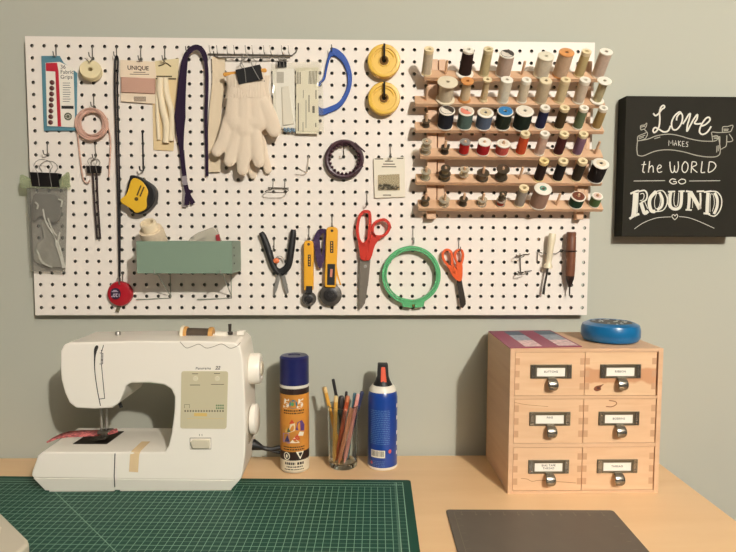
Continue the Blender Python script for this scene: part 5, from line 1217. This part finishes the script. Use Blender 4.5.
texts = [('BUTTONS', 'RIBBON'), ('PINS', 'BOBBINS'), ('BIAS TAPE\nTHREAD', 'THREAD')]
names = [('upper left', 'upper right'), ('middle left', 'middle right'), ('lower left', 'lower right')]
for r in range(3):
    for cI in range(2):
        x0, x1 = (cx0 + th + .03, xm - .03) if cI == 0 else (xm + .03, cx1 - th - (.12 if r == 0 else .06))
        z1, z0 = rz[r]; y = CY + (.03 if cI == 0 else .05)
        mb = MB().box(x0, x1, y, y + .45, z0, z1).box(x0 + .05, x0 + .3, y + .45, yb - .3, z0, z1 - .3).box(x1 - .3, x1 - .05, y + .45, yb - .3, z0, z1 - .3).box(x0 + .05, x1 - .05, yb - .5, yb - .3, z0, z1 - .3).box(x0 + .3, x1 - .3, y + .45, yb - .5, z0 + .05, z0 + .2)
        dr = part('drawer', mb, DWk if (r, cI) == (0, 1) else DWo, t)
        H = z1 - z0
        for xa, xb in ((x0 + .003, x0 + .34), (x1 - .34, x1 - .003)):
            for k in range(3):
                zc = z1 - H * (.21 + .29 * k)
                part('finger_joint', MB().box(xa, xb, y - .004, y + .1, zc - H * .075, zc + H * .075), ENDG, dr)
        px = P((551 if cI == 0 else 620.5), 373, CY).x; pz = z1 - H * .44
        hw, hh = 1.57, .53
        O = [V((px + a * hw, y, pz + b_ * hh)) for a, b_ in ((-1, -1), (1, -1), (1, 1), (-1, 1))]; I = [V((px + a * 1.08, y, pz - .04 + b_ * .33)) for a, b_ in ((-1, -1), (1, -1), (1, 1), (-1, 1))]
        part('label_holder', MB().ring(O, I, OUT * .09), PEW, dr, bevel=.025)
        for s in (-1, 1):
            mb = MB(); mb.box(px + s * 1.36 - .14, px + s * 1.36 + .14, y - .12, y - .08, pz - .48, pz + .48)
            for q in (-.3, .3): mb.lathe([(0, .05), (.08, .04), (.1, 0)], V((px + s * 1.36, y - .12, pz + q)), OUT, 12)
            part('rivet_plate', mb, PULL, dr)
        part('label_card', MB().box(px - 1.12, px + 1.12, y - .02, y - .005, pz - .42, pz + .32), mat((248, 243, 230), .8, name='label_paper'), dr)
        part('lettering', MB().text(texts[r][cI], .22, onplane(V((px, y - .024, pz - (.03 if r != 1 or cI else -.08)))), bold=.002, spacing=1.1), INK, dr)
        # cup pull: quarter-shell hanging under the holder
        mb = MB(); n = 12; R1, R2 = .27, .24; rr = []
        pc = V((px + .03, y, pz - .5))
        prof = [(.24, -.04, .08), (.28, -.24, .02), (.36, -.46, -.14), (.4, -.6, -.42), (.34, -.56, -.72), (.2, -.42, -.86)]
        rows_ = [[mb.v((pc.x + w * math.cos(math.pi * k / n), pc.y + d - .06 * math.sin(math.pi * k / n), pc.z + z)) for k in range(n + 1)] for w, d, z in prof]
        for A, B in zip(rows_, rows_[1:]):
            for k in range(n): mb.f([A[k], A[k + 1], B[k + 1], B[k]])
        pl = part('pull', mb, PULL, dr); so = pl.modifiers.new('thick', 'SOLIDIFY'); so.thickness = .05 * S; so.offset = 0
        sb = pl.modifiers.new('sub', 'SUBSURF'); sb.levels = 1; sb.render_levels = 1
        part('pull_stem', MB().box(px - .24, px + .3, y - .14, y - .02, pz - .68, pz - .4), PEW, dr, bevel=.03)
        if (r, cI) == (0, 1):
            k = P(598.5, 388, y); mb = MB().slab(spline([k + V(q) * 1.25 for q in ((-.3, 0, -.05), (-.15, 0, .12), (.1, 0, .17), (.32, 0, .24), (.14, 0, .05), (.16, 0, -.1), (-.05, 0, -.2), (-.2, 0, -.17))], 3, True), OUT * .003)
            part('wood_knot', mb, mat((120, 66, 38), .6, name='knot'), dr)
            part('wood_grain_mark', MB().slab(circ(k + V((-.02, -.003, 0)), .13, 12, ry=.09), OUT * .003), mat((78, 40, 24), .6, name='knot_core'), dr)
        if (r, cI) == (1, 1): part('wood_grain_mark', MB().strip(spline(PP([(606, 406.5), (612, 406.7), (616.5, 404), (615, 401.5), (609, 400.5)], y - .001), 4), .07, .004, OUT), mat((140, 84, 48), .6, name='grain_mark'), dr)
        if (r, cI) == (2, 0): part('wood_grain_mark', MB().strip(spline(PP([(521, 478.5), (527, 479), (532, 481.3), (539, 480.3), (548, 481), (560, 481.8), (576, 483)], y - .001), 4), .035, .004, OUT), mat((150, 98, 60), .6, name='grain_mark'), dr)
        if (r, cI) == (1, 0): part('wood_grain_mark', MB().strip(spline(PP([(515, 402.5), (525, 404.5), (535, 405.5), (548, 406.5)], y - .001), 4), .03, .004, OUT), mat((160, 108, 68), .6, name='grain_mark'), dr)

# booklet and tin on the cabinet
zt = cz1 + .004
q = [D(488.3, 331, zt + .05), D(550.3, 330, zt + .05), D(582, 346.3, zt + .05), D(509.6, 347.8, zt + .05)]
BG = mat((140, 36, 76), .4, name='burgundy_print')
def lerp(u, v): return (q[0] * (1 - u) + q[1] * u) * (1 - v) + (q[3] * (1 - u) + q[2] * u) * v
t = thing('booklet', 'burgundy quilting booklet with two pictures lying on the drawer cabinet', 'booklet', q[0] * .5 + q[2] * .5 - V((0, 0, .05)))
part('cover', MB().slab([p - V((0, 0, .05)) for p in q], (0, 0, .05)), BG, t)
for u0, u1 in ((.23, .47), (.7, .97)):
    for v0, v1, cl, nm in ((.05, .3, (74, 92, 112), 'slate_print'), (.3, .62, (150, 160, 172), 'blue_grey_print'), (.62, .95, (222, 190, 190), 'pale_pink_print')):
        part('picture_band', MB().slab([lerp(u0, v0) + V((0, 0, .002)), lerp(u1, v0) + V((0, 0, .002)), lerp(u1, v1) + V((0, 0, .002)), lerp(u0, v1) + V((0, 0, .002))], (0, 0, .004)), mat(cl, .4, name=nm, vary=.3, vscale=120), t)
c = D(610.2, 343, zt); c = V((P(610.3, 335, -4.2).x, -4.2, zt)); R = 2.02
R = (P(638, 335, -4.2).x - P(582.5, 335, -4.2).x) / 2
t = thing('pin_tin', 'round blue pin tin with a black and white top on the drawer cabinet', 'tin', c)
hh = P(610, 321.5, -4.2).z - zt + .02
part('body', MB().lathe([(0, 0), (R * .78, 0), (R * .92, .1), (R, .42), (R * 1.0, hh - .55), (R * .95, hh - .22), (R * .8, hh - .06), (R * .74, hh - .02), (R * .7, hh - .08), (0, hh - .08)], c, (0, 0, 1), 56), mat((8, 100, 152), .3, name='blue_enamel', coat=.3), t)
part('top_disc', MB().lathe([(0, hh - .06), (R * .7, hh - .06), (R * .7, hh - .05), (0, hh - .05)], c, (0, 0, 1), 40), mat((28, 28, 32), .4, name='black_print'), t)
mb = MB()
for i in range(26):
    a = random.uniform(0, 6.28); rr = R * .62 * math.sqrt(random.uniform(.05, 1)); p_ = c + V((rr * math.cos(a), rr * math.sin(a), hh - .045)); s = random.uniform(.06, .17)
    mb.slab([p_ + V((s * math.cos(k * 1.2566 + a), s * math.sin(k * 1.2566 + a), 0)) for k in range(5)], (0, 0, .008))
part('top_pattern', mb, mat((222, 226, 222), .5, name='white_print'), t)

# white case corner at the lower left
zt = DESK + 1.6
q0, q1 = D(0, 511, zt), D(29.5, 540, zt)
d = (q1 - q0).normalized(); n = V((d.y, -d.x, 0)); far = q0 - d * 1.5
mb = MB(); pts = [far, q1 - d * .3, q1 + V((.15, -.3, 0)), q1 + V((.05, -2.2, 0)), V((far.x - 3.0, q1.y - 2.4, zt)), V((far.x - 3.2, far.y - .5, zt))]
zl = DESK + .11
t = thing('sewing_case', 'corner of a pale grey plastic case on the green mat at the lower left', 'case', (q0.x, q0.y, zl))
mb.slab([V((p.x, p.y, zl)) for p in pts], (0, 0, zt - zl))
part('case', mb, mat((206, 196, 176), .4, name='pale_grey_plastic', coat=.1), t, bevel=.22, seg=4)
cq = D(-3, 530, zt); mb = MB().slab([cq + V((-1.6, -.5, .0)), cq + V((-.9, .5, 0)), cq + V((.1, .3, 0)), cq + V((.5, -.5, 0)), cq + V((-.1, -1.0, 0))], (0, 0, .06))
part('raised_panel', mb, mat((226, 216, 194), .35, name='pale_plastic'), t, bevel=.03)

# ------------------------------------------------------------------ light
def lamp(name, loc, size, power, color):
    l = bpy.data.lights.new(name, 'POINT'); l.shadow_soft_size = size / 2 * S; l.energy = power; l.color = color
    o = bpy.data.objects.new(name, l); col.objects.link(o); o.location = W(V(loc))
    d = (V((25, 0, -20)) - V(loc)).normalized(); o.rotation_euler = d.to_track_quat('-Z', 'Y').to_euler(); return o
lamp('ceiling_lamp', (67, -104, 29), 3.2, 262, (1.0, .945, .865))
w = bpy.data.worlds.new('room_light'); sc.world = w; w.use_nodes = True
w.node_tree.nodes['Background'].inputs[0].default_value = (1.0, .95, .87, 1); w.node_tree.nodes['Background'].inputs[1].default_value = .12
vs = sc.view_settings; vs.view_transform = 'Standard'; vs.look = 'None'; vs.gamma = 1; vs.use_curve_mapping = False; vs.exposure = 0.0
